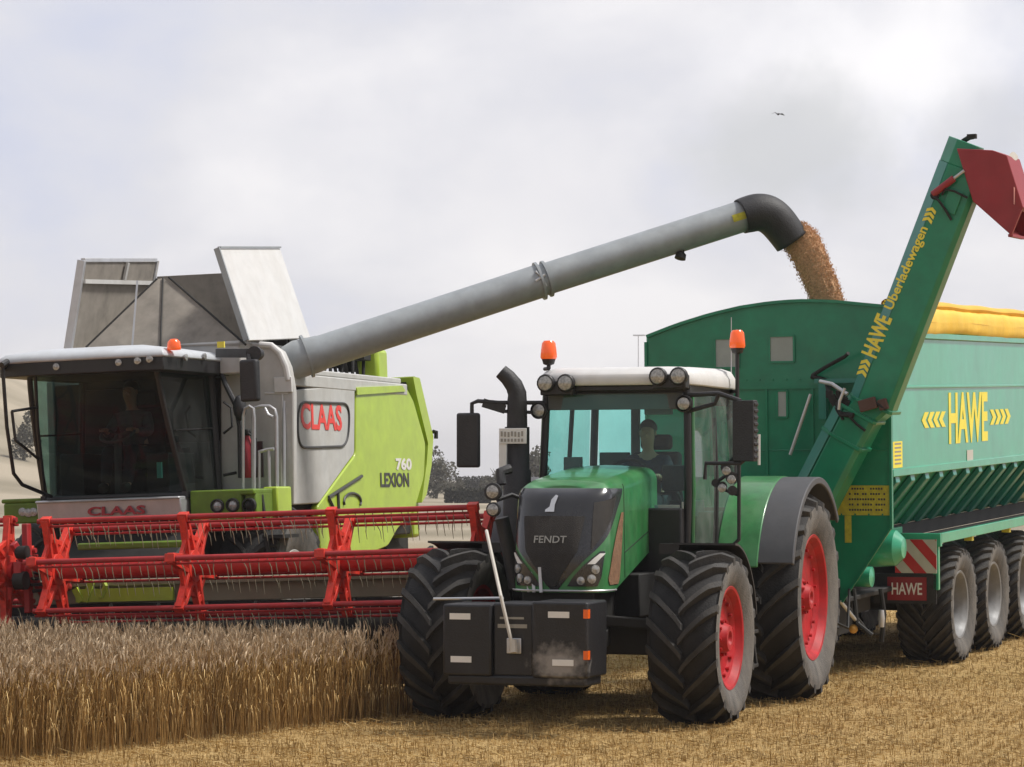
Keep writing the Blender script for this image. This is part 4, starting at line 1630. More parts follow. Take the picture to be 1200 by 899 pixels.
b = MB()
b.b2((XC - 1.1, 6.3, 1.0), (XC + 1.1, 7.1, 1.55))
b.beam((XC + 1.15, 5.9, 1.5), (XC + 1.25, 7.2, .95), .10, .22)
b.beam((XC + 1.2, 6.2, .95), (XC + 1.35, 7.35, 1.35), .06, .06)
b.beam((XC - .9, 7.1, .95), (XC + 1.45, 7.3, .85), .08, .12)
for k in range(6):
    b.beam((XC - 1.0 + .42 * k, 7.0, 1.1), (XC - 1.1 + .46 * k, 7.6, .80), .03, .16)
b.build('straw_chopper', 'dark', CB, bevel=.01)
b = MB()
b.tube([loc(M, 508, 506, x=XS - .02), loc(M, 511, 506, x=XS), loc(M, 511, 514, x=XS)], .03, 6)
b.build('rear_lamp', 'dark', CB)
# handle outline and name on the white panel
b = MB()
hp_ = rnd(on_side([(349, 471), (410, 473), (407.5, 523), (349, 525)], XS + .006), .28, 8)
b.tube(hp_, .016, 6, closed=True)
b.build('panel_seam', 'letter_dark', wp)


def cside_text(body, px0, py0, px1, py1, material, parent, bold=.02, x=XS + .004, M=M):
    a, c = loc(M, px0, py1, x=x), loc(M, px1, py0, x=x)
    lettering(body, (x, (a.y + c.y) / 2, (a.z + c.z) / 2), (0, 1, 0), (0, 0, 1), abs(c.y - a.y), abs(c.z - a.z), material, parent, bold)


cside_text('CLAAS', 353, 475, 400, 503, 'letter_red', wp, .028)
cside_text('760', 464, 537, 482, 551, 'letter_white', lp, .04)
cside_text('LEXION', 446, 554, 479, 571, 'letter_dark', lp, .03)
b = MB()
for a, c in (((385, 583), (424, 558)), ((385, 583), (392, 598)), ((396, 576), (397, 598))):
    b.tube([loc(M, *a, x=XS + .01), loc(M, *c, x=XS + .01)], .022, 6)
b.tube([loc(M, 413 + 10 * math.cos(t), 588 - 10 * math.sin(t), x=XS + .01) for t in np.linspace(-.4, 3.5, 12)], .018, 6)
b.build('belt_guard', 'letter_dark', lp)
# posts between cab wall and white panel
b = MB()
for px in (333, 338, 344):
    b = MB()
    b.tube([loc(M, px, 470, x=XS + .03), loc(M, px, 590, x=XS + .03)], .022 if px != 338 else .03, 8)
    b.build('side_post', 'silver', CB)

# top deck rail and machinery behind the tank
b = MB()
b.b2((1.10, 1.75, 3.38), (1.655, 6.1, 3.53))
b.b2((1.60, 1.9, 3.53), (1.64, 5.9, 3.60))
b.build('deck', 'offwhite', CB, bevel=.015)
b = MB()
for k in range(26):
    y = 2.6 + random.random() * 3.0
    x = .5 + random.random() * .9
    b.box((x, y, 3.66 + random.random() * .30), (.1 + .25 * random.random(), .1 + .35 * random.random(), .06 + .2 * random.random()),
          Matrix.Rotation(random.random() * 2, 3, 'Z'))
for k in range(8):
    y = 2.7 + .4 * k
    b.tube([(1.40, y, 3.52), (1.38, y + .1, 3.85), (1.3, y + .35, 3.9), (1.3, y + .5, 3.6)], .025, 6)
b.build('engine', 'dark', CB, bevel=.01)
b = MB()
c = loc(M, 439, 420, y=5.4)
b.b2((c.x - .22, 5.3, 3.45), (c.x + .08, 5.7, c.z + .12))
b.build('engine_cover', 'lime', CB, bevel=.05)

# front wall of the body beside the cab, round shouldered
b = MB()
yw = 1.6
poly = [loc(M, px, py, y=yw) for px, py in ((258, 592), (258, 406), (300, 402), (318, 403), (331, 412), (339, 430), (342, 446), (344, 460), (344, 592))]
b.prism(poly, (0, .12, 0))
bw = b.build('body_wall', 'offwhite', CB, bevel=.02)
b = MB()
arc_ = [loc(M, px, py, y=yw - .01) for px, py in ((304, 404), (318, 405), (328, 414), (335, 430), (338, 446))]
b.tube(arc_, .04, 8)
b.beam(loc(M, 310, 461, y=yw - .005), loc(M, 338, 461, y=yw - .005), .012, .02)
b.beam(loc(M, 331, 461, y=yw - .005), loc(M, 331, 590, y=yw - .005), .02, .02)
b.box(loc(M, 332, 451, y=yw - .01), (.22, .04, .18))
b.build('wall_trim', 'white', bw, bevel=.006)
b = MB()
b.box(loc(M, 259, 404, y=.72), (.085, .03, .07))
b.build('marker', 'ylabel', CB)

# cab ------------------------------------------------------------------
ZT, ZB = 3.58, 2.13


def ws(u, v):
    """windscreen surface, u across, v up: leans out towards its top, bowed in plan"""
    hw = .875 + (.78 - .875) * v
    y = .5 * (1 - v) ** 1.25 - .16 * (1 - (2 * u - 1) ** 2)
    return Vector(((2 * u - 1) * hw, y, ZB + (ZT - ZB) * v))


b = MB()
b.grid(ws, 20, 14)
b.build('windscreen', 'wind_c', CB, sharp=60)
for s in (-1, 1):
    b = MB()
    b.grid(lambda u, v: (s * (.885 + (.79 - .885) * v + .02 * math.sin(math.pi * u)), .5 * (1 - v) ** 1.25 + (1.45 - .5 * (1 - v) ** 1.25) * u, ZB + (ZT - ZB) * v), 10, 10)
    b.build('side_window', 'side_c', CB, sharp=60)
b = MB()
for s in (-1, 1):
    b.tube([ws(.5 + s * .5, v) + Vector((s * .005, .01, 0)) for v in np.linspace(0, 1, 10)], .035, 8)
    b.tube([(s * .89, 1.46, ZB), (s * .82, 1.46, ZT)], .045, 8)
    b.tube([(s * .865, .30, 2.62 + .24), (s * .845, 1.45, 2.90)], .012, 6)
    b.beam((s * .885, .45, ZB), (s * .885, 1.5, ZB), .06, .08)
b.tube([ws(u, 0) for u in np.linspace(0, 1, 12)], .035, 8)
b.build('cab_frame', 'black', CB)
b = MB()
b.b2((-.88, .45, 2.02), (.88, 1.55, 2.12))
b.b2((-.88, 1.48, 2.1), (.88, 1.58, 2.75))
b.b2((-.30, 1.50, 2.75), (.84, 1.58, 3.6))
b.b2((-.84, 1.50, 3.42), (-.3, 1.58, 3.6))
b.b2((.34, .65, 2.12), (.62, 1.4, 2.62))
b.b2((-.8, .75, 2.12), (-.5, 1.45, 2.65))
b.build('cab_lining', 'black', CB, bevel=.01)
b = MB()
b.b2((-.25, .95, 2.45), (.25, 1.40, 2.58))
b.b2((-.24, 1.36, 2.5), (.24, 1.47, 3.18))
b.b2((-.14, 1.38, 3.20), (.14, 1.46, 3.38))
b.b2((-.2, 1.0, 2.12), (.2, 1.35, 2.45))
b.build('seat', 'seat', CB, bevel=.04, seg=3)
b = MB()
sw = Vector((0, .62, 2.86))
ax = Vector((0, -.5, .86)).normalized()
a1, a2 = Vector((1, 0, 0)), ax.cross(Vector((1, 0, 0)))
b.tube([sw + (a1 * math.cos(t) + a2 * math.sin(t)) * .20 for t in np.linspace(0, 2 * math.pi, 24, endpoint=False)], .017, 8, closed=True)
for t in (.5, 2.6, 4.7):
    b.tube([sw - ax * .02, sw + (a1 * math.cos(t) + a2 * math.sin(t)) * .2], .014, 6)
b.tube([sw - ax * .02, (0, .60, 2.12)], .045, 8)
b.build('steering_wheel', 'lining', CB)
b = MB()
b.box(loc(M, 187, 551, y=.4), (.06, .02, .18))
b.build('sticker', mat('teal_sticker', (.10, .48, .40), .4, var=.05), CB)

# roof
b = MB()
rp = [(-1.02, -.30), (-.6, -.40), (.6, -.40), (1.02, -.30), (1.06, 1.2), (1.02, 1.62), (-1.02, 1.62), (-1.06, 1.2)]
rings = [(1.0, 3.665), (1.003, 3.69), (.985, 3.73), (.93, 3.77), (.6, 3.83)]
vs, fs = [], []
for k, z in rings:
    for x, y in rp:
        vs.append((x * k, .6 + (y - .6) * k, z))
n = len(rp)
for i in range(len(rings) - 1):
    for j in range(n):
        fs.append((i * n + j, i * n + (j + 1) % n, (i + 1) * n + (j + 1) % n, (i + 1) * n + j))
fs += [tuple(range(n - 1, -1, -1)), tuple((len(rings) - 1) * n + j for j in range(n))]
b.add(vs, fs)
rf = b.build('roof', 'roof_grey', CB, bevel=.015, sharp=60)
b = MB()
b.prism([(x * .99, .6 + (y - .6) * .985, 3.515) for x, y in rp], (0, 0, .158))
re_ = b.build('roof_edge', 'black', rf, bevel=.012)
for px, py in ((67, 430), (140, 425), (162, 423), (176, 421)):
    b = MB()
    c = loc(M, px, py, y=-.37)
    b.lathe([(0, .036), (.03, .04), (.035, .025), (.04, 0)], c, (0, -1, 0), 12)
    b.build('roof_lamp', 'lens', re_)
for px, py in ((216, 419), (238, 418)):
    b = MB()
    c = loc(M, px, py, x=1.05)
    b.lathe([(0, .036), (.03, .04), (.035, .025), (.04, 0)], c, (1, 0, 0), 12)
    b.build('roof_lamp', 'lens', re_)
c0 = loc(M, 204, 410, y=-.1)
b = MB()
b.lathe([(0, .075), (.02, .08), (.09, .07), (.12, .04), (.125, 0)], c0, (0, 0, 1), 16)
b.build('beacon', 'beacon', rf)
# mirrors and the guard frame on the far side
b = MB()
b.tube([(-1.0, -.25, 3.63), loc(M, 8, 424, y=-.7), loc(M, 2, 428, y=-.8)], .035, 8)
b.tube([loc(M, 3, 430, y=-.7), loc(M, 8, 500, y=-.65), loc(M, 16, 555, y=-.5), loc(M, 26, 568, y=-.3), loc(M, 60, 582, y=.4)], .022, 8)
b.tube([loc(M, 14, 482, y=-.65), loc(M, 40, 478, y=-.3), loc(M, 44, 478, y=-.1)], .016, 6)
b.tube([loc(M, 14, 482, y=-.65), loc(M, 18, 516, y=-.6), loc(M, 45, 538, y=.1)], .018, 6)
b.tube([loc(M, 41, 432, y=-.25), loc(M, 44, 500, y=-.1), loc(M, 52, 575, y=.35)], .022, 8)
b.build('guard_frame', 'black', CB)
b = MB()
pm = loc(M, 293, 446, y=.1)
b.box(pm, (.23, .10, .47), Matrix.Rotation(R(-12), 3, 'Z'))
mh = b.build('mirror', 'rubber', CB, bevel=.03, seg=3)
b = MB()
b.box(pm + Vector((0, .055, 0)), (.19, .006, .42), Matrix.Rotation(R(-12), 3, 'Z'))
b.build('mirror_glass', 'chrome', mh)
b = MB()
b.beam(loc(M, 255, 414, y=.9), loc(M, 291, 414, y=.15), .05, .10)
b.tube([loc(M, 291, 416, y=.12), loc(M, 292, 424, y=.1)], .03, 8)
b.lathe([(0, .07), (.08, .085), (.13, .085), (.135, 0)], loc(M, 303, 415, y=.25), (0, -1, 0), 14)
b.tube([loc(M, 258, 434, y=1.3), loc(M, 265, 452, y=1.2), loc(M, 276, 474, y=1.1), loc(M, 281, 500, y=1.1), loc(M, 282, 560, y=1.1)], .032, 8)
b.tube([loc(M, 262, 471, y=1.3), loc(M, 271, 478, y=1.3), loc(M, 272, 500, y=1.3), loc(M, 262, 508, y=1.3)], .016, 6)
b.tube([loc(M, 262, 557, y=1.3), loc(M, 277, 554, y=1.3)], .018, 6)
b.ball(loc(M, 281, 478, y=1.05), .10, 12, sc=(.8, .8, 1.5))
b.build('mirror_arm', 'rubber', CB)

# bumper, platforms and lamps under the cab
b = MB()
b.prism([(-.90, .30, 2.10), (.90, .30, 2.10), (.90, .34, 1.86), (-.90, .34, 1.86)], (0, .4, 0))
b.b2((-.90, .27, 2.085), (.90, .60, 2.115))
bp_ = b.build('bumper', 'silver', CB, bevel=.02)
a, c = loc(M, 104, 605, y=.32), loc(M, 171, 592, y=.32)
lettering('CLAAS', ((a.x + c.x) / 2, .300, (a.z + c.z) / 2), (1, 0, 0), (0, .16, 1), c.x - a.x, c.z - a.z, 'letter_darkred', bp_, .03, depth=.012)
b = MB()
b.b2((.93, .5, 1.80), (1.56, .62, 2.14))
b.b2((.93, .5, 2.10), (1.72, 1.55, 2.17))
b.b2((1.58, .55, 1.82), (1.72, 1.5, 2.13))
pl = b.build('platform', 'limed', CB, bevel=.02)
b = MB()
b.b2((-1.42, .5, 1.86), (-.94, .62, 2.10))
b.b2((-1.45, .5, 2.10), (-.94, 1.3, 2.15))
b.build('platform', 'limed', CB, bevel=.02)
for px, py, par in ((255, 593, 'lens'), (273, 592, 'lens'), (292, 592, 'dark')):
    c = loc(M, px, py, y=.5)
    b = MB()
    b.lathe([(-.02, .085), (.03, .08), (.035, .065), (.02, .06)], c, (0, -1, 0), 16)
    hl = b.build('headlight', 'dark', pl)
    b = MB()
    b.lathe([(.005, .06), (.022, .04), (.028, 0)], c, (0, -1, 0), 16)
    b.build('lamp', par, hl)
b = MB()
for px, py in ((27, 600), (34, 601), (40, 600)):
    c = loc(M, px, py, y=.5)
    b.lathe([(-.02, .05), (.02, .05), (.025, 0)], c, (0, -1, 0), 12)
b.build('headlight', 'lens', CB)
b = MB()
b.b2((1.60, 1.05, 1.86), (1.78, 1.5, 2.19))
b.build('tool_box', 'lime', CB, bevel=.02)
# ladder rails
b = MB()


def rail(pts, y):
    b.tube([loc(M, px, py, y=y) for px, py in pts], .019, 8)


rail(((285, 575), (285, 488), (287, 479), (292, 476), (297, 479), (298, 490), (298, 575)), 1.0)
rail(((296, 575), (296, 486), (299, 478), (306, 476), (316, 476), (322, 480), (324, 488), (325, 575)), 1.15)
rail(((303, 530), (312, 527), (321, 526)), 1.1)
rail(((304, 575), (304, 530)), 1.1)
rail(((316, 575), (315, 528)), 1.1)
rail(((310, 478), (314, 486), (320, 489)), 1.1)
b.build('ladder_rail', 'silver', CB)
b = MB()
for z in (1.0, 1.3, 1.6):
    b.b2((1.70, .75, z), (1.95, 1.25, z + .04))
b.beam((1.82, .75, .95), (1.70, .75, 2.1), .04, .05)
b.beam((1.82, 1.25, .95), (1.70, 1.25, 2.1), .04, .05)
b.build('ladder', 'dark', CB)
c = loc(M, 291, 560, y=1.25)
b = MB()
b.lathe([(0, .075), (.02, .085), (.36, .085), (.43, .05), (.47, .03), (.5, .03), (.505, 0)], c, (0, 0, 1), 18)
ex_ = b.build('extinguisher', 'extinguisher', CB)
b = MB()
b.lathe([(.49, .035), (.53, .05), (.56, .04), (.565, 0)], c, (0, 0, 1), 10)
b.tube([c + Vector((.02, -.02, .52)), c + Vector((.12, -.03, .45)), c + Vector((.115, -.03, .12))], .015, 6)
b.b2(tuple(c + Vector((-.15, .09, .0))), tuple(c + Vector((.15, .12, .42))))
b.build('extinguisher_fitting', 'black', ex_)

# folding grain tank covers ----------------------------------------------
b = MB()
b.b2((-.98, 1.24, 3.52), (1.30, 3.2, 3.90))
b.build('grain_tank', 'offwhite', CB, bevel=.02)


def sheet(poly, th, name, m, parent=CB, bev=.006):
    q = MB()
    q.prism(poly, th)
    return q.build(name, m, parent, bevel=bev)


zt0 = 3.90
Lf0, Lf1 = loc(M, 84, 409, y=1.22), loc(M, 100, 305, y=1.22)
Lb1 = loc(M, 184, 305, y=3.15)
Lb0 = Vector((Lf0.x, 3.15, zt0))
left_flap = sheet([Lf0, Lf1, Lb1, Lb0], (-.03, 0, .0), 'tank_cover', 'tankdark')
b = MB()
b.beam(Lf0 + Vector((-.03, -.03, 0)), Lf1 + Vector((-.03, -.03, 0)), .10, .05, (0, 1, 0))
b.beam(Lf1 + Vector((-.02, -.02, 0)), Lb1 + Vector((-.02, 0, 0)), .06, .05)
b.beam(Lb1, Lb0, .05, .05, (0, 1, 0))
b.build('cover_frame', 'silver', left_flap, bevel=.006)
b = MB()
pA, pB = Lf1.lerp(Lf0, .24), Lb1.lerp(Lb0, .24)
b.beam(pA + Vector((.03, 0, 0)), pB + Vector((.03, 0, 0)), .03, .05)
q0, q1 = Lf1.lerp(Lb1, .55), pA.lerp(pB, .55)
b.beam(q0 + Vector((.03, 0, -.03)), q1 + Vector((.03, 0, .02)), .03, .05, (0, 1, 0))
b.build('cover_rib', 'offwhite', left_flap)
# rear panel
Rb0, Rb1 = Vector((1.25, 3.2, zt0)), loc(M, 262, 320, y=3.2)
Bl1 = loc(M, 184, 324, y=3.2)
sheet([Lb0 + Vector((0, .04, 0)), Bl1, Rb1, loc(M, 322, 321, y=3.2), Vector((1.15, 3.2, zt0))], (0, .03, 0), 'tank_cover', 'tankdark')
# front panel: triangular folded gusset sheet
Fl, Fr = loc(M, 101, 407, y=1.22), loc(M, 288, 404, y=1.22)
A0, A1 = loc(M, 184, 327, y=2.0), loc(M, 198, 325, y=2.0)
b = MB()
b.prism([Fl, A0, A0.lerp(A1, .5) + Vector((0, .02, 0)), loc(M, 188, 407, y=1.22)], (0, .025, 0))
b.prism([loc(M, 188, 407, y=1.222), A0.lerp(A1, .5) + Vector((0, .02, 0)), A1, Fr], (0, .025, 0))
fp = b.build('tank_cover', 'tankdark', CB)
b = MB()
b.beam(loc(M, 155, 406, y=1.19), loc(M, 161, 329, y=1.45), .02, .012)
b.build('cover_cord', 'silver', fp)
b = MB()
b.tube([Fl, A0], .014, 6)
b.tube([Fr, A1], .014, 6)
b.tube([loc(M, 188, 406, y=1.21), A0.lerp(A1, .5)], .012, 6)
b.build('cover_seam', 'dark', fp)
# white near-side cover
Wf0, Wf1 = loc(M, 292, 399, y=1.22), loc(M, 257, 291, y=1.22)
Wb1, Wb0 = loc(M, 328, 291, y=3.15), loc(M, 364, 396, y=3.15)
wc = sheet([Wf0, Wf1, Wb1, Wb0], (-.03, 0, -.01), 'tank_cover', 'white')
b = MB()
b.beam(Wf0 + Vector((-.02, -.03, 0)), Wf1 + Vector((-.02, -.03, 0)), .07, .03, (0, 1, 0))
b.beam(Wf1 + Vector((0, 0, .012)), Wb1 + Vector((0, 0, .012)), .04, .018)
b.build('cover_frame', 'zinc', wc)

# unloading tube -------------------------------------------------------------
Mi = M.inverted()


def wl(px, py, D):
    return Mi @ Vector(((px - CX) / FPX * D, D, CAM_H - (py - HY) / FPX * D))


T0, T1, T2 = wl(368, 416, 33.4), wl(634, 329, 33.8), wl(876, 251.5, 34.2)
RT = .205
b = MB()
b.tube([wl(338, 426, 33.4), wl(349, 421, 33.4), T0, T0.lerp(T1, .03)], [.21, .23, .22, RT + .01], 24)
b.tube([T0, T1], RT, 28)
b.tube([T1, T2], RT - .012, 28)
ut = b.build('unloading_tube', 'zinc', CB, sharp=45)
dT = (T2 - T1).normalized()
for p, r in ((T1 - dT * .03, .235), (T1 + dT * .06, .225), (wl(349, 421, 33.4) + dT * .1, .262)):
    b = MB()
    b.lathe([(0, .18), (0, r), (.03, r), (.03, .18)], p, dT, 28)
    b.build('tube_flange', 'zinc', ut)
b = MB()
b.tube([T1 + Vector((0, -.21, .10)), T1 + dT * .08 + Vector((0, -.24, .0)), T1 + dT * .13 + Vector((0, -.2, -.12))], .012, 6)
b.tube([T1 + Vector((0, -.23, -.02)), T1 + dT * .12 + Vector((0, -.23, .02))], .016, 6)
b.build('tube_latch', 'silver', ut)
b = MB()
lp_ = wl(799, 301, 34.0)
b.tube([wl(801, 286, 34.0), wl(801, 297, 34.0)], .012, 6)
b.lathe([(0, .03), (.03, .065), (.09, .07), (.095, 0)], lp_ + Vector((0, 0, .06)), (-.2, -.3, -1), 12)
b.build('tube_lamp', 'dark', ut)
b = MB()
nv_ = (Mi @ Vector((0, 0, CAM_H))) - T2
nv_ = (nv_ - dT * nv_.dot(dT)).normalized()
b.grid(lambda u, v: T2 - dT * (.24 - .17 * u) + (Matrix.Rotation(-.25 + .45 * v, 3, dT) @ nv_) * (RT - .008), 5, 6)
b.build('tube_sticker', 'ydull', ut)
# rubber spout
b = MB()
sp = [(868, 254), (876, 251.5), (888, 249), (899, 251), (909, 258), (919, 270), (928, 283)]
spp = smooth([wl(px, py, 34.15 + .02 * i) for i, (px, py) in enumerate(sp)], 5)
b.tube(spp, [.212 + .02 * math.sin(3.0 * i / (len(spp) - 1)) for i in range(len(spp))], 28, caps=False)
so = b.build('tube_spout', 'rubber', ut, sharp=50)
sol = so.modifiers.new('wall', 'SOLIDIFY')
sol.thickness = .02

# header ---------------------------------------------------------------------
HX, HYY, HZ = .26, -1.9, 1.36
HEND, HW_ = 4.95, 4.95
b = MB()
b.b2((HX - HW_, -.95, .96), (HX + HEND, -.88, 1.16))
b.b2((HX - HW_, -1.00, 1.15), (HX + HEND, -.84, 1.22))
hd = b.build('header', 'headback', CB, bevel=.01)
b = MB()
b.b2((HX - HW_, -.96, .16), (HX + HEND, -.90, .955))
b.build('back_sheet', 'dark', hd)
b = MB()
b.prism([(HX - HW_, -.95, .22), (HX - HW_, -2.4, .18), (HX - HW_, -2.4, .14), (HX - HW_, -.95, .16)], (HW_ + HEND, 0, 0))
for s, x in ((-1, HX - HW_), (1, HX + HEND)):
    b.prism([(x, -.85, .15), (x, -2.3, .12), (x, -3.1, .2), (x, -2.3, .62), (x, -.85, 1.15)], (s * .05, 0, 0))
b.build('trough', 'dark', hd)
b = MB()
b.b2((HX - HW_, -2.55, .14), (HX + HEND, -2.4, .19))
for k in range(120):
    x = HX - HW_ + .05 + k * .082
    b.box((x, -2.58, .165), (.02, .12, .025))
b.build('cutter_bar', 'dark', hd)
b = MB()
b.tube([(HX - HW_, -1.4, .66), (HX + HEND, -1.4, .66)], .20, 20)
for sgn, x0, x1 in ((1, HX - HW_ + .1, HX - .4), (-1, HX + HEND - .1, HX + .4)):
    N = 150
    vs, fs = [], []
    for i in range(N + 1):
        t = i / N
        a = sgn * t * 2 * math.pi * 8
        for r in (.19, .32):
            vs.append((x0 + (x1 - x0) * t, -1.4 + r * math.cos(a), .66 + r * math.sin(a)))
    for i in range(N):
        fs.append((2 * i, 2 * i + 1, 2 * i + 3, 2 * i + 2))
    b.add(vs, fs)
b.build('intake_auger', 'dark', hd)
# feeder house, lime parts showing between the bats
b = MB()
b.prism([(HX - .75, -.85, .55), (HX - .75, -.85, 1.05), (HX - .70, .9, 1.95), (HX - .70, .9, 1.35)], (1.45, 0, 0))
b.build('feeder_house', 'dark', CB, bevel=.03)
b = MB()
lo, hi = loc(M, 92, 645, y=-.80), loc(M, 216, 633, y=-.80)
b.b2((lo.x, -.84, lo.z), (hi.x, -.74, hi.z))
b.build('feeder_lip', 'limed', CB, bevel=.02)
b = MB()
for a, c in (((88, 690), (96, 705)), ((108, 680), (100, 705))):
    b.beam(loc(M, *a, y=-1.02), loc(M, *c, y=-1.02), .07, .05, (0, 1, 0))
lo, hi = loc(M, 90, 706, y=-1.0), loc(M, 470, 681, y=-1.0)
b.b2((lo.x, -1.03, lo.z), (lo.x + 1.15, -.97, hi.z + .0))
b.tube([loc(M, 118, 700, y=-1.03), loc(M, 124, 686, y=-1.03), loc(M, 121, 681, y=-1.03)], .03, 6)
b.build('header_stay', 'lime', hd)
# reels
RR = .55


def reel(x0, x1, phase, spiders, zoff=0.):
    tb = MB()
    tb.tube([(x0, HYY, HZ), (x1, HYY, HZ)], .10, 20)
    rt_ = tb.build('reel_tube', 'red', hd)
    for k in range(6):
        a = phase + k * math.pi / 3
        y, z = HYY + RR * math.cos(a), HZ + RR * math.sin(a)
        bt = MB()
        bt.tube([(x0, y, z), (x1, y, z)], .029, 10)
        bt.tube([(x0, y + .035, z - .055), (x1, y + .035, z - .055)], .014, 6)
        nt = int((x1 - x0) / .095)
        for q in range(nt):
            x = x0 + .05 + q * .095 + random.uniform(-.012, .012)
            sk = random.uniform(-.035, .035)
            bt.tube([(x, y + .03, z - .02), (x + .01 + sk, y + .06, z - .12), (x + .012 + sk, y + .085, z - random.uniform(.17, .24))], [.006, .005, .0025], 4, mi=1)
        bt.build('reel_bat', ['redtube', 'headback'], hd)
    for x in spiders:
        s_ = MB()
        s_.lathe([(-.04, .10), (-.04, .17), (.04, .17), (.04, .10)], (x, HYY, HZ), (1, 0, 0), 20)
        for k in range(6):
            a = phase + k * math.pi / 3
            dr = Vector((0, math.cos(a), math.sin(a)))
            tn = Vector((0, -math.sin(a), math.cos(a)))
            c = Vector((x, HYY, HZ))
            # each arm is a tapering plate pair with a hole between
            for sd in (-1, 1):
                s_.prism([c + dr * .10 + tn * sd * .105 + Vector((-.035, 0, 0)), c + dr * .10 + tn * sd * .055 + Vector((-.035, 0, 0)),
                          c + dr * (RR + .02) + tn * sd * .012 + Vector((-.035, 0, 0)), c + dr * (RR + .02) + tn * sd * .055 + Vector((-.035, 0, 0))], (.07, 0, 0))
            s_.prism([c + dr * .33 + tn * .06 + Vector((-.03, 0, 0)), c + dr * .33 - tn * .06 + Vector((-.03, 0, 0)), c + dr * .40 - tn * .05 + Vector((-.03, 0, 0)), c + dr * .40 + tn * .05 + Vector((-.03, 0, 0))], (.06, 0, 0))
            a2 = a + math.pi / 3
            d2 = Vector((0, math.cos(a2), math.sin(a2)))
            s_.beam(c + dr * RR * .62, c + d2 * RR * .62, .05, .04, (1, 0, 0))
            s_.box(c + dr * (RR + .0), (.11, .085, .085), Matrix.Rotation(a, 3, 'X'))
        s_.build('reel_spider', 'orange_red', hd, bevel=.004)
    return rt_


reel(HX + .05, HX + HEND - .05, R(-10), [HX + .15, HX + 1.72, HX + 3.36, HX + 4.88])
reel(HX - HW_ + .05, HX - .33, R(22), [HX - .42, HX - 2.1, HX - 3.6, HX - 4.85])
# reel arms and drive in the middle
for x in (HX - HW_ - .08, HX + HEND + .06, HX - .18):
    b = MB()
    b.beam((x, -.85, 1.30), (x, HYY - .25, HZ + .02), .09, .16)
    b.lathe([(-.08, .0), (-.08, .15), (.08, .15), (.08, 0)], (x, HYY, HZ), (1, 0, 0), 16)
    if x != HX - .18:
        b.build('reel_arm', 'redtube', hd, bevel=.01)
b.beam((HX - .18, HYY, HZ - .45), (HX - .18, HYY, HZ + .5), .07, .10, (0, 1, 0))
b.beam((HX - .24, HYY - .2, HZ + .3), (HX - .08, HYY + .2, HZ - .3), .06, .08)
b.tube([(HX - .15, -1.0, 1.15), (HX - .13, HYY + .4, HZ - .1)], .05, 8)
b.build('reel_arm', 'redtube', hd, bevel=.01)
b = MB()
for k in range(7):
    b.tube([(HX - .2 + .02 * k, HYY - .1, HZ + .2 - .07 * k), (HX - .1 + .03 * k, HYY + .1, HZ + .1 - .05 * k), (HX - .25, HYY + .5, HZ - .1)], .018, 6)
b.tube([(HX - .22, HYY - .2, HZ - .1), (HX - .10, HYY - .2, HZ - .1)], .10, 12)
b.tube([(HX - .22, HYY - .15, HZ + .2), (HX - .10, HYY - .15, HZ + .2)], .07, 12)
b.build('reel_drive', 'dark', hd)

seated_person(M @ Matrix.Translation((.0, 1.12, 2.56)), 'person in grey seated behind the dark windscreen of the combine', 'shirt', .17, .46, .02)

# ================================================================== GRAIN POURING INTO THE TRAILER
C0 = Vector(((929 - CX) / FPX * 34.25, 34.25, CAM_H - (275 - HY) / FPX * 34.25))
gx = [(922, 266, .10), (930, 272, .19), (939, 283, .22), (949, 302, .21), (958, 322, .20), (966, 342, .20), (972, 362, .20), (977, 392, .21)]
path = [(Vector(((px - CX) / FPX * 34.3, 34.3, CAM_H - (py - HY) / FPX * 34.3)), r) for px, py, r in gx]
b = MB()
NS = 26


def lump(i, j):
    return 1 + .03 * math.sin(i * .8 + j * 1.7) + .03 * math.sin(i * .4 - j * 2.9) + .025 * random.uniform(-1, 1)


vs, fs = [], []
fine = []
for (p0, r0), (p1, r1) in zip(path, path[1:]):
    for k in range(5):
        t = k / 5
        fine.append((p0.lerp(p1, t), r0 + (r1 - r0) * t))
for i, (p, r) in enumerate(fine):
    for j in range(NS):
        t = 2 * math.pi * j / NS
        rr = r * .93 * lump(i, j)
        vs.append(p + Vector((rr * math.cos(t) * .92, rr * math.sin(t) * .8, rr * math.cos(t) * .35)))
for i in range(len(fine) - 1):
    for j in range(NS):
        fs.append((i * NS + j, i * NS + (j + 1) % NS, (i + 1) * NS + (j + 1) % NS, (i + 1) * NS + j))
b.add(vs, fs, 1)
for k in range(14000):
    i = random.randrange(len(fine))
    p, r = fine[i]
    t = random.uniform(0, 6.283)
    q = r * (random.uniform(.86, 1.02) if random.random() < .94 else random.uniform(.95, 1.15))
    c = p + Vector((q * math.cos(t) * .92, q * math.sin(t) * .8, q * math.cos(t) * .35 + random.uniform(-.06, .06)))
    L, w = random.uniform(.008, .018), random.uniform(.004, .006)
    d = Vector((random.uniform(-.1, .9), random.uniform(-.4, .4), -1)).normalized() * L
    a = d.orthogonal().normalized() * w
    e = d.cross(a).normalized() * w
    b.add([c - d, c + a, c + e, c - a, c - e, c + d], [(0, 1, 2), (0, 2, 3), (0, 3, 4), (0, 4, 1), (5, 2, 1), (5, 3, 2), (5, 4, 3), (5, 1, 4)])
gs = b.build('falling_grain', ['grain', mat('grain_mass', (.60, .36, .20), .85, var=.45, scale=38, bump=.9, bscale=90)], None, sharp=20)
tag(gs, 'stream of brown wheat grain pouring from the tube spout into the trailer', 'grain', None, 'stuff')

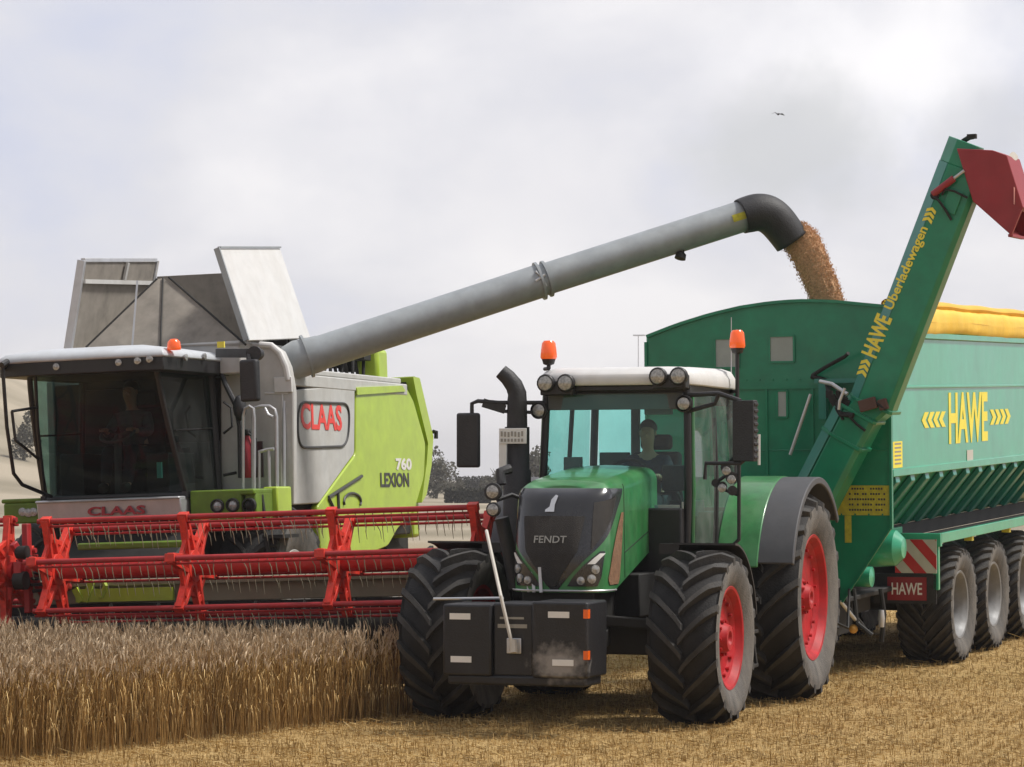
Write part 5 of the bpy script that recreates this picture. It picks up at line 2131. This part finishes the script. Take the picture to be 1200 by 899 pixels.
# ================================================================== BIRD
b = MB()
c = Vector(((912 - CX) / FPX * 60, 60, CAM_H - (134 - HY) / FPX * 60))
b.ball((0, 0, 0), .05, 10, sc=(1.9, .9, .8))
b.ball((.10, 0, .012), .032, 8)
b.prism([(.125, -.006, .012), (.16, 0, .006), (.125, .006, .012)], (0, 0, .006))
b.prism([(-.09, -.02, 0), (-.20, -.04, .0), (-.20, .04, .0), (-.09, .02, 0)], (0, 0, .008))
for s in (-1, 1):
    b.prism([(.05, s * .03, .01), (.06, s * .14, .05), (-.0, s * .26, -.02), (-.04, s * .15, .04), (-.05, s * .03, .01)], (0, 0, .010))
bd = b.build('bird', 'bird')
bd.location = c
bd.scale = (.55, .55, .55)
bd.rotation_euler = (R(10), R(-8), R(70))
tag(bd, 'small dark bird flying below the bright cloud', 'bird')

# ================================================================== GROUND
SI_, CO_ = math.sin(R(23)), math.cos(R(23))


def sstep(a, c, x):
    t = np.clip((x - a) / (c - a), 0, 1)
    return t * t * (3 - 2 * t)


def ground_z(x, y):
    x, y = np.asarray(x, float), np.asarray(y, float)
    u = (x - 4.3) * SI_ + (y - 35.57) * CO_ + 1.6
    z = .033 * np.clip(u, 0, None) ** 1.0 * (1 - sstep(16, 50, u)) * sstep(-3, 3, x - 1.0 - (y - 33) * .2)
    z = z + .015 * np.sin(x * 1.7 + y * .6) * np.sin(y * 1.3 - x * .4) * .5
    # low rise far behind on the left
    z = z + 23 * np.exp(-(((x + 95) / 42) ** 2)) * sstep(160, 420, y) * (1 - sstep(520, 900, y))
    z = z - .0012 * (np.clip(y, 60, 460) - 60)
    return z


xs_ = np.unique(np.concatenate([np.linspace(-1500, -60, 40), np.linspace(-60, 60, 121), np.linspace(60, 1500, 40), np.linspace(-220, 0, 100)]))
ys_ = np.unique(np.concatenate([np.linspace(-40, 20, 13), np.linspace(20, 60, 121), np.linspace(60, 300, 60), np.linspace(300, 900, 60), np.linspace(900, 3000, 12)]))
X, Y = np.meshgrid(xs_, ys_, indexing='ij')
Z = ground_z(X, Y)
nx, ny = X.shape
vs = np.stack([X, Y, Z], -1).reshape(-1, 3)
ii = np.arange(nx * ny).reshape(nx, ny)
fs = np.stack([ii[:-1, :-1], ii[1:, :-1], ii[1:, 1:], ii[:-1, 1:]], -1).reshape(-1, 4)


def fast_mesh(name, verts, quads, material):
    """quads: (n,4) int array"""
    me = bpy.data.meshes.new(name)
    k = quads.shape[1]
    me.vertices.add(len(verts))
    me.vertices.foreach_set('co', np.ascontiguousarray(verts, np.float32).ravel())
    me.loops.add(quads.size)
    me.loops.foreach_set('vertex_index', np.ascontiguousarray(quads, np.int32).ravel())
    me.polygons.add(len(quads))
    me.polygons.foreach_set('loop_start', np.arange(0, quads.size, k, dtype=np.int32))
    me.polygons.foreach_set('loop_total', np.full(len(quads), k, np.int32))
    me.update()
    me.validate()
    me.materials.append(material)
    o = bpy.data.objects.new(name, me)
    COL.objects.link(o)
    return o


gm = bpy.data.materials.new('stubble_ground')
gm.use_nodes = True
nt = gm.node_tree
bs = nt.nodes['Principled BSDF']
tc = nd(nt, 'ShaderNodeTexCoord')
n1 = nd(nt, 'ShaderNodeTexNoise')
n1.inputs['Scale'].default_value = 2.2
n1.inputs['Detail'].default_value = 14
n1.inputs['Roughness'].default_value = .80
nt.links.new(tc.outputs['Object'], n1.inputs['Vector'])
mp = nd(nt, 'ShaderNodeMapping')
mp.inputs['Rotation'].default_value = (0, 0, R(-19))
mp.inputs['Scale'].default_value = (30, 7, 10)
nt.links.new(tc.outputs['Object'], mp.inputs['Vector'])
n2 = nd(nt, 'ShaderNodeTexNoise')
n2.inputs['Scale'].default_value = 1.2
n2.inputs['Detail'].default_value = 6
n2.inputs['Roughness'].default_value = .7
nt.links.new(mp.outputs['Vector'], n2.inputs['Vector'])
ad = nd(nt, 'ShaderNodeMath', operation='MULTIPLY_ADD')
ad.inputs[1].default_value = .55
ms = nd(nt, 'ShaderNodeMath', operation='MULTIPLY')
ms.inputs[1].default_value = .45
nt.links.new(n2.outputs['Fac'], ms.inputs[0])
nt.links.new(n1.outputs['Fac'], ad.inputs[0])
nt.links.new(ms.outputs[0], ad.inputs[2])
cr = nd(nt, 'ShaderNodeValToRGB')
e = cr.color_ramp.elements
e[0].position, e[0].color = .36, (.17, .10, .04, 1)
e[1].position, e[1].color = .62, (.60, .43, .20, 1)
k = e.new(.5)
k.color = (.42, .28, .115, 1)
nt.links.new(ad.outputs[0], cr.inputs[0])
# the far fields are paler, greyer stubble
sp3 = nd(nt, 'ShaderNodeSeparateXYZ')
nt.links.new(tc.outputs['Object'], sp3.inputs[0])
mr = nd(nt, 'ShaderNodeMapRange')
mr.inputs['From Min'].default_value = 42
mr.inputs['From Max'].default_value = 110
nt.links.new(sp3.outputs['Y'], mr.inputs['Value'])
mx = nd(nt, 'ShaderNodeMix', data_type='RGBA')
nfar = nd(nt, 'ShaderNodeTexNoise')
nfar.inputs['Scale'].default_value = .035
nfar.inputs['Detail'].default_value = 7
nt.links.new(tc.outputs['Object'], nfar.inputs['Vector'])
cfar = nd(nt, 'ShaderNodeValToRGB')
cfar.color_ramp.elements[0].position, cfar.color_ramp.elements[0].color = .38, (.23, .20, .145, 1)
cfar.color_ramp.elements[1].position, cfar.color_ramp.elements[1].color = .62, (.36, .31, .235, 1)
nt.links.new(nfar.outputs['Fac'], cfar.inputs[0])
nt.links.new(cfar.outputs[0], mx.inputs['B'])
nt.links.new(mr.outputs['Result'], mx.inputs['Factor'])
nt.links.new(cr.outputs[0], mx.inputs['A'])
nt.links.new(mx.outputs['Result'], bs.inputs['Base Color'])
bs.inputs['Roughness'].default_value = .95
bs.inputs['Specular IOR Level'].default_value = .1
bp = nd(nt, 'ShaderNodeBump')
bp.inputs['Strength'].default_value = .9
bp.inputs['Distance'].default_value = .06
nt.links.new(ad.outputs[0], bp.inputs['Height'])
nt.links.new(bp.outputs['Normal'], bs.inputs['Normal'])
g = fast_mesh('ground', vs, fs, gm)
g['kind'] = 'structure'
g.data.shade_smooth()

# ------------------------------------------------------------------ standing wheat
edge_xy = np.array([(-7.0, 18.2), (-5.4, 20.7), (-4.06, 23.1), (-2.24, 25.7), (-1.05, 27.6), (-.45, 28.3), (-.2, 29.2)])


def edge_x(y):
    return np.interp(y, edge_xy[:, 1], edge_xy[:, 0])


def stalk(kind):
    """one wheat stalk 0.8 m tall: stem, a few leaves and a nodding bearded ear; returns verts, quads, ear flag"""
    r = np.random.default_rng(100 + kind)
    H = .80 + r.uniform(-.13, .07)
    lean = r.uniform(-.10, .10, 2)
    V, Q, E = [], [], []

    def strip(pts, ws, ang, ear):
        o = len(V)
        a = np.array([math.cos(ang), math.sin(ang), 0])
        for p, w in zip(pts, ws):
            V.append(p - a * w)
            V.append(p + a * w)
        for i in range(len(pts) - 1):
            Q.append((o + 2 * i, o + 2 * i + 1, o + 2 * i + 3, o + 2 * i + 2))
            E.append(ear)

    def pos(t):
        return np.array([lean[0] * t * t, lean[1] * t * t, H * t])
    ts = np.linspace(0, .9, 4)
    for an in (0.3, 1.87):
        strip([pos(t) for t in ts], [.0030, .0028, .0025, .002], an + kind, 0)
    # ear
    hd = r.uniform(0, 6.28)
    nod = r.uniform(.1, .9)
    p = pos(.9)
    pts = [p]
    for i in range(4):
        el = math.pi / 2 - nod * (i + .5) / 2.6
        p = p + .024 * np.array([math.cos(el) * math.cos(hd), math.cos(el) * math.sin(hd), math.sin(el)])
        pts.append(p)
    for an in (hd + 1.57, hd + .5, hd + 2.6):
        strip(pts, [.003, .0058, .0066, .005, .0015], an, 1)
    # awns
    for k in range(3):
        q = pts[1 + k] + np.array([math.cos(hd + k * 2), math.sin(hd + k * 2), 0]) * .015
        strip([pts[1 + k], q + np.array([0, 0, .05])], [.0015, .0004], hd + k, 1)
    # leaves
    for k in range(r.integers(1, 3)):
        t = r.uniform(.2, .8)
        an = r.uniform(0, 6.28)
        L = r.uniform(.04, .10)
        b0 = pos(t)
        d = np.array([math.cos(an), math.sin(an), 0])
        strip([b0, b0 + d * L * .4 + np.array([0, 0, .06]), b0 + d * L * .8 + np.array([0, 0, -.02]), b0 + d * L * .85 + np.array([0, 0, -.16])],
              [.0028, .0034, .003, .001], an + 1.57, 0)
    return np.array(V), np.array(Q), np.array(E)


variants = [stalk(k) for k in range(14)]


def scatter(px_, py_, name_, label):
    n_ = len(px_)
    pick = rng.integers(0, len(variants), n_)
    yaw = rng.uniform(0, 2 * math.pi, n_)
    sc = rng.uniform(.88, 1.08, n_)
    tilt = rng.normal(0, .075, (n_, 2)) + np.array([.02, -.03])
    allv, allq, alle = [], [], []
    off = 0
    for k, (V, Q, E) in enumerate(variants):
        idx = np.where(pick == k)[0]
        if not len(idx):
            continue
        c, s = np.cos(yaw[idx]), np.sin(yaw[idx])
        x = V[None, :, 0] * c[:, None] - V[None, :, 1] * s[:, None]
        y = V[None, :, 0] * s[:, None] + V[None, :, 1] * c[:, None]
        z = V[None, :, 2] * sc[idx][:, None]
        x = x + px_[idx][:, None] + tilt[idx, 0][:, None] * z
        y = y + py_[idx][:, None] + tilt[idx, 1][:, None] * z
        z = z + ground_z(px_[idx], py_[idx])[:, None]
        m = len(V)
        allv.append(np.stack([x, y, z], -1).reshape(-1, 3))
        allq.append((Q[None] + (np.arange(len(idx)) * m)[:, None, None] + off).reshape(-1, 4))
        alle.append(np.tile(E, len(idx)))
        off += m * len(idx)
    o = fast_mesh(name_, np.concatenate(allv), np.concatenate(allq), MT['wheat_stem'])
    o.data.materials.append(MT['wheat_ear'])
    o.data.polygons.foreach_set('material_index', np.concatenate(alle).astype(np.int32))
    tag(o, label, 'wheat', None, 'stuff')
    return o


NW = 66000
wy = rng.uniform(19.0, 33.2, NW)
wx = rng.uniform(-10.5, -.3, NW)
# drilled rows about 12 cm apart, slightly blurred, running with the direction of travel
ca, sa = math.cos(R(18)), math.sin(R(18))
ru = wx * ca - wy * sa
rv = wx * sa + wy * ca
ru = np.round(ru / .12) * .12 + rng.normal(0, .022, NW)
wx, wy = ru * ca + rv * sa, -ru * sa + rv * ca
Mn = np.array(M_COMBINE.inverted())
ly = Mn[1, 0] * wx + Mn[1, 1] * wy + Mn[1, 3]
keep = (wx < edge_x(wy) - np.abs(rng.normal(0, .10, NW)) + .05 + .08 * np.sin(wy * 5.1) * np.sin(wy * 1.9)) & (ly < -2.45 + rng.normal(0, .05, NW)) & (np.abs(wx) < wy * .26 + .5)
scatter(wx[keep], wy[keep], 'standing_wheat', 'ripe standing wheat in front of the red header')

# ------------------------------------------------------------------ stubble and loose straw
NB = 270000
sy = 18.5 + 28 * rng.random(NB) ** 1.2
sx = rng.uniform(-1, 1, NB) * sy * .27 + .4
ru = sx * ca - sy * sa
rv = sx * sa + sy * ca
ru = np.round(ru / .13) * .13 + rng.normal(0, .018, NB)
sx, sy = ru * ca + rv * sa, -ru * sa + rv * ca
ly = Mn[1, 0] * sx + Mn[1, 1] * sy + Mn[1, 3]
patch = np.sin(sx * 2.3 + 1.1 * np.sin(sy * 1.7)) * np.sin(sy * 2.9 + 1.3 * np.sin(sx * 3.1))
ok = (patch + rng.normal(0, .6, NB) > -.75) & (sx > edge_x(sy) - .1) & ((sx > -.8) | (sy < 29.5))
sx, sy = sx[ok], sy[ok]
n = len(sx)
up = rng.random(n) < .48
h = rng.uniform(.025, .085, n)
yaw = rng.uniform(0, 2 * math.pi, n)
L = np.where(up, h, np.where(rng.random(n) < .06, rng.uniform(.12, .30, n), rng.uniform(.02, .09, n)))
el = np.where(up, rng.normal(1.45, .22, n), rng.normal(.06, .16, n))
w = np.where(up, .0026, .0024) * rng.uniform(.7, 1.6, n)
d = np.stack([np.cos(yaw) * np.cos(el), np.sin(yaw) * np.cos(el), np.sin(el)], -1) * L[:, None]
z0 = ground_z(sx, sy) + np.where(up, -.01, rng.uniform(.005, .05, n))
p0 = np.stack([sx, sy, z0], -1)
yw2 = rng.uniform(-.7, .7, n)
a = np.stack([np.cos(yw2), np.sin(yw2), np.where(up, 0, .7)], -1) * w[:, None]
p1 = p0 + d
vs = np.stack([p0 - a, p0 + a, p1 + a * .7, p1 - a * .7], 1).reshape(-1, 3)
fs = np.arange(4 * n).reshape(-1, 4)
st = fast_mesh('stubble', vs, fs, MT['stub'])
tag(st, 'short cut stubble and loose straw covering the harvested ground', 'stubble', None, 'stuff')

# ================================================================== TREES AND HEDGES FAR BEHIND


def foliage(c, rad, n, size, squash=1., seed=0):
    r = np.random.default_rng(seed)
    out = []
    blobs = [(r.normal(0, .42, 3) * np.array([1, 1, squash]), r.uniform(.35, .6)) for _ in range(9)]
    for k in range(n):
        bc, br = blobs[k % 9]
        q = r.normal(0, 1, 3)
        q = q / np.linalg.norm(q) * br * r.uniform(.55, 1.05)
        out.append((np.array(c) + (bc + q * np.array([1, 1, squash])) * rad, size * r.uniform(.6, 1.4)))
    return out


def leaf_mesh(name, pts, material, parent=None, seed=1):
    r = np.random.default_rng(seed)
    k = len(pts)
    P = np.array([p for p, s in pts])
    S = np.array([s for p, s in pts])
    A = r.normal(0, 1, (k, 3))
    A /= np.linalg.norm(A, axis=1)[:, None]
    B = np.cross(A, r.normal(0, 1, (k, 3)))
    B /= np.linalg.norm(B, axis=1)[:, None]
    A, B = A * S[:, None], B * S[:, None] * .6
    v = np.stack([P - A, P + B, P + A, P - B], 1).reshape(-1, 3)
    o = fast_mesh(name, v, np.arange(4 * k).reshape(-1, 4), MT[material])
    if parent:
        o.parent = parent
    return o


def tree(px, D, H, wid, label, seed):
    x = (px - CX) / FPX * D
    z = float(ground_z(x, D))
    t = empty('broadleaf_tree', Matrix.Translation((x, D, z)))
    tag(t, label, 'tree', 'trees on the far field edge')
    b = MB()
    b.tube([(0, 0, -.2), (.05 * wid, 0, H * .3), (0, .1, H * .62)], [H * .035, H * .026, H * .012], 8)
    r = random.Random(seed)
    for k in range(6):
        a = r.uniform(0, 6.28)
        q = r.uniform(.3, .6)
        b.tube([(0, 0, H * q), (math.cos(a) * wid * .22, math.sin(a) * wid * .22, H * (q + .15)), (math.cos(a) * wid * .36, math.sin(a) * wid * .36, H * (q + .27))],
               [H * .014, H * .009, H * .003], 6)
    b.build('trunk', 'bark', t)
    leaf_mesh('crown', foliage((0, 0, H * .52), wid * .52, 1700, H * .033, H / wid * .80, seed), 'leaf', t, seed)
    return t


tree(511, 330, 5.6, 3.9, 'thin-topped grey-green tree just behind the lime rear of the combine', 3)
tree(527, 345, 3.4, 4.6, 'lower round grey-green tree between the combine and the tractor mirror', 5)
tree(585, 340, 5.2, 3.2, 'slim grey-green tree seen beside the tractor exhaust', 8)
tree(626, 335, 6.6, 4.4, 'tall grey-green tree seen between the exhaust and the tractor cab', 11)
tree(27, 300, 4.6, 3.2, 'pale tree on the slope seen inside the guard frame of the combine', 14)


def hedge(px, D, W, H, label, seed):
    x = (px - CX) / FPX * D
    pts = []
    r = np.random.default_rng(seed)
    for k in range(2600):
        pts.append((np.array([r.uniform(-W / 2, W / 2), r.uniform(-.8, .8), (r.random() ** .8) * H * (1 + .12 * math.sin(k * 1.7))]), r.uniform(.10, .24)))
    o = leaf_mesh('hedge', pts, 'hedge', None, seed)
    o.location = (x, D, float(ground_z(x, D)))
    tag(o, label, 'hedge', 'dark hedges across the far field')


hedge(548, 280, 4.5, 1.35, 'low dark hedge beyond the stubble, ending at the tractor nose', 21)
hedge(556, 420, 5.4, 2.5, 'short dark hedge behind the lower one, under the tractor mirror', 22)
hedge(520, 520, 26, 1.5, 'long thin hedge line on the horizon beside the combine', 23)

# ================================================================== HAZE
b = MB()
b.b2((-1600, -60, -2.4), (1600, 3100, 45))
hz = b.build('haze', 'black')
hm = bpy.data.materials.new('haze')
hm.use_nodes = True
hnt = hm.node_tree
hnt.nodes.remove(hnt.nodes['Principled BSDF'])
pv = nd(hnt, 'ShaderNodeVolumePrincipled')
pv.inputs['Color'].default_value = (.93, .92, .93, 1)
pv.inputs['Density'].default_value = .00032
hnt.links.new(pv.outputs[0], hnt.nodes['Material Output'].inputs['Volume'])
hz.data.materials.clear()
hz.data.materials.append(hm)
tag(hz, 'pale dusty air over the harvested field', 'haze', None, 'stuff')

# ================================================================== SKY AND SUN
SUN_EL, SUN_AZ = 56, 90     # azimuth clockwise from +Y: over the right shoulder
w = bpy.data.worlds.new('World')
SC.world = w
w.use_nodes = True
nt = w.node_tree
bg = nt.nodes['Background']
sky = nd(nt, 'ShaderNodeTexSky', sky_type='NISHITA')
sky.sun_disc = False
sky.sun_elevation = R(SUN_EL)
sky.sun_rotation = R(SUN_AZ)
sky.altitude = 100
sky.air_density = 1.0
sky.dust_density = 2.0
tc = nd(nt, 'ShaderNodeTexCoord')
mp = nd(nt, 'ShaderNodeMapping')
mp.inputs['Scale'].default_value = (1.0, 1.0, 1.9)
mp.inputs['Location'].default_value = (.139, 1.4475, 1.0285)
nt.links.new(tc.outputs['Generated'], mp.inputs['Vector'])
n1 = nd(nt, 'ShaderNodeTexNoise')
n1.inputs['Scale'].default_value = 5.5
n1.inputs['Detail'].default_value = 9
n1.inputs['Roughness'].default_value = .52
n1.inputs['Distortion'].default_value = .35
nt.links.new(mp.outputs['Vector'], n1.inputs['Vector'])
n2 = nd(nt, 'ShaderNodeTexNoise')
n2.inputs['Scale'].default_value = 14
n2.inputs['Detail'].default_value = 8
n2.inputs['Roughness'].default_value = .5
nt.links.new(mp.outputs['Vector'], n2.inputs['Vector'])
# cloud brightness
cr = nd(nt, 'ShaderNodeValToRGB')
e = cr.color_ramp.elements
e[0].position, e[0].color = .38, (.55, .57, .675, 1)
e[1].position, e[1].color = .64, (.80, .78, .79, 1)
k = e.new(.50)
k.color = (.65, .645, .685, 1)
mixn = nd(nt, 'ShaderNodeMix', data_type='FLOAT')
mixn.inputs[0].default_value = .25
nt.links.new(n1.outputs['Fac'], mixn.inputs[2])
nt.links.new(n2.outputs['Fac'], mixn.inputs[3])
nt.links.new(mixn.outputs[0], cr.inputs[0])
scl = nd(nt, 'ShaderNodeMix', data_type='RGBA', blend_type='MULTIPLY')
scl.inputs['Factor'].default_value = 1
STR = .10
scl.inputs['B'].default_value = (1 / STR, 1 / STR, 1 / STR, 1)
def sky_patch(prev, px, py, r0, r1, colour, amount, nscale):
    d = Vector(((px - CX) / FPX, 1, -(py - HY) / FPX)).normalized()
    sb = nd(nt, 'ShaderNodeVectorMath', operation='SUBTRACT')
    sb.inputs[1].default_value = d
    nt.links.new(tc.outputs['Generated'], sb.inputs[0])
    sc_ = nd(nt, 'ShaderNodeVectorMath', operation='MULTIPLY')
    sc_.inputs[1].default_value = (1, 1, 1.5)
    nt.links.new(sb.outputs[0], sc_.inputs[0])
    le = nd(nt, 'ShaderNodeVectorMath', operation='LENGTH')
    nt.links.new(sc_.outputs[0], le.inputs[0])
    nz = nd(nt, 'ShaderNodeTexNoise')
    nz.inputs['Scale'].default_value = nscale
    nz.inputs['Detail'].default_value = 9
    nz.inputs['Roughness'].default_value = .55
    nt.links.new(tc.outputs['Generated'], nz.inputs['Vector'])
    mm = nd(nt, 'ShaderNodeMath', operation='MULTIPLY_ADD')
    mm.inputs[1].default_value = r1 * 1.1
    nt.links.new(nz.outputs['Fac'], mm.inputs[0])
    nt.links.new(le.outputs['Value'], mm.inputs[2])
    rg = nd(nt, 'ShaderNodeMapRange', interpolation_type='SMOOTHSTEP')
    rg.inputs['From Min'].default_value = r1 + r1 * .55
    rg.inputs['From Max'].default_value = r0 + r1 * .55
    rg.inputs['To Min'].default_value = 0
    rg.inputs['To Max'].default_value = amount
    nt.links.new(mm.outputs[0], rg.inputs['Value'])
    mc = nd(nt, 'ShaderNodeMix', data_type='RGBA')
    mc.inputs['B'].default_value = (*colour, 1)
    nt.links.new(rg.outputs['Result'], mc.inputs['Factor'])
    nt.links.new(prev, mc.inputs['A'])
    return mc.outputs['Result']


sky_col = sky_patch(cr.outputs[0], 1040, 70, .005, .075, (.90, .88, .885), .85, 26)
sky_col = sky_patch(sky_col, 640, 225, .005, .05, (.76, .74, .755), .6, 30)
sky_col = sky_patch(sky_col, 930, 175, .012, .05, (.53, .535, .545), .75, 34)
sky_col = sky_patch(sky_col, 1150, 150, .008, .03, (.55, .55, .57), .6, 34)
# sky dimmed overhead and behind the camera to deepen shade on front faces
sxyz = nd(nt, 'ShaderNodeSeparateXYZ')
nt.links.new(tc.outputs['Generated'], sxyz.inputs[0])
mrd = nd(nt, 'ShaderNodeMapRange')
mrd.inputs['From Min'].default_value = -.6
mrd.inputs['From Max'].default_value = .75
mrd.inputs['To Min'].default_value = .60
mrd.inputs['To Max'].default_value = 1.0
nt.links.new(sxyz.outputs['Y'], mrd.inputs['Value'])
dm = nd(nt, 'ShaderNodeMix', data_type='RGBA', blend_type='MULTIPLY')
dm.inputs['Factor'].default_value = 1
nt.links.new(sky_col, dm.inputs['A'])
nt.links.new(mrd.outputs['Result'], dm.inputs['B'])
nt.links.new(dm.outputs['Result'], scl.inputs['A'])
mx = nd(nt, 'ShaderNodeMix', data_type='RGBA')
mx.inputs['Factor'].default_value = .94
nt.links.new(sky.outputs[0], mx.inputs['A'])
nt.links.new(scl.outputs['Result'], mx.inputs['B'])
nt.links.new(mx.outputs['Result'], bg.inputs['Color'])
bg.inputs['Strength'].default_value = STR

sl = bpy.data.lights.new('sun', 'SUN')
sl.energy = 3.2
sl.angle = R(12)
sl.color = (1, .96, .90)
so_ = bpy.data.objects.new('sun', sl)
COL.objects.link(so_)
sd = Vector((math.sin(R(SUN_AZ)) * math.cos(R(SUN_EL)), math.cos(R(SUN_AZ)) * math.cos(R(SUN_EL)), math.sin(R(SUN_EL))))
so_.rotation_euler = sd.to_track_quat('Z', 'Y').to_euler()
so_.location = (20, -10, 30)

SC.view_settings.view_transform = 'Standard'
SC.view_settings.look = 'None'
SC.view_settings.exposure = .34
SC.view_settings.gamma = 1
SC.cycles.max_bounces = 6
SC.cycles.transparent_max_bounces = 16
SC.cycles.use_denoising = True
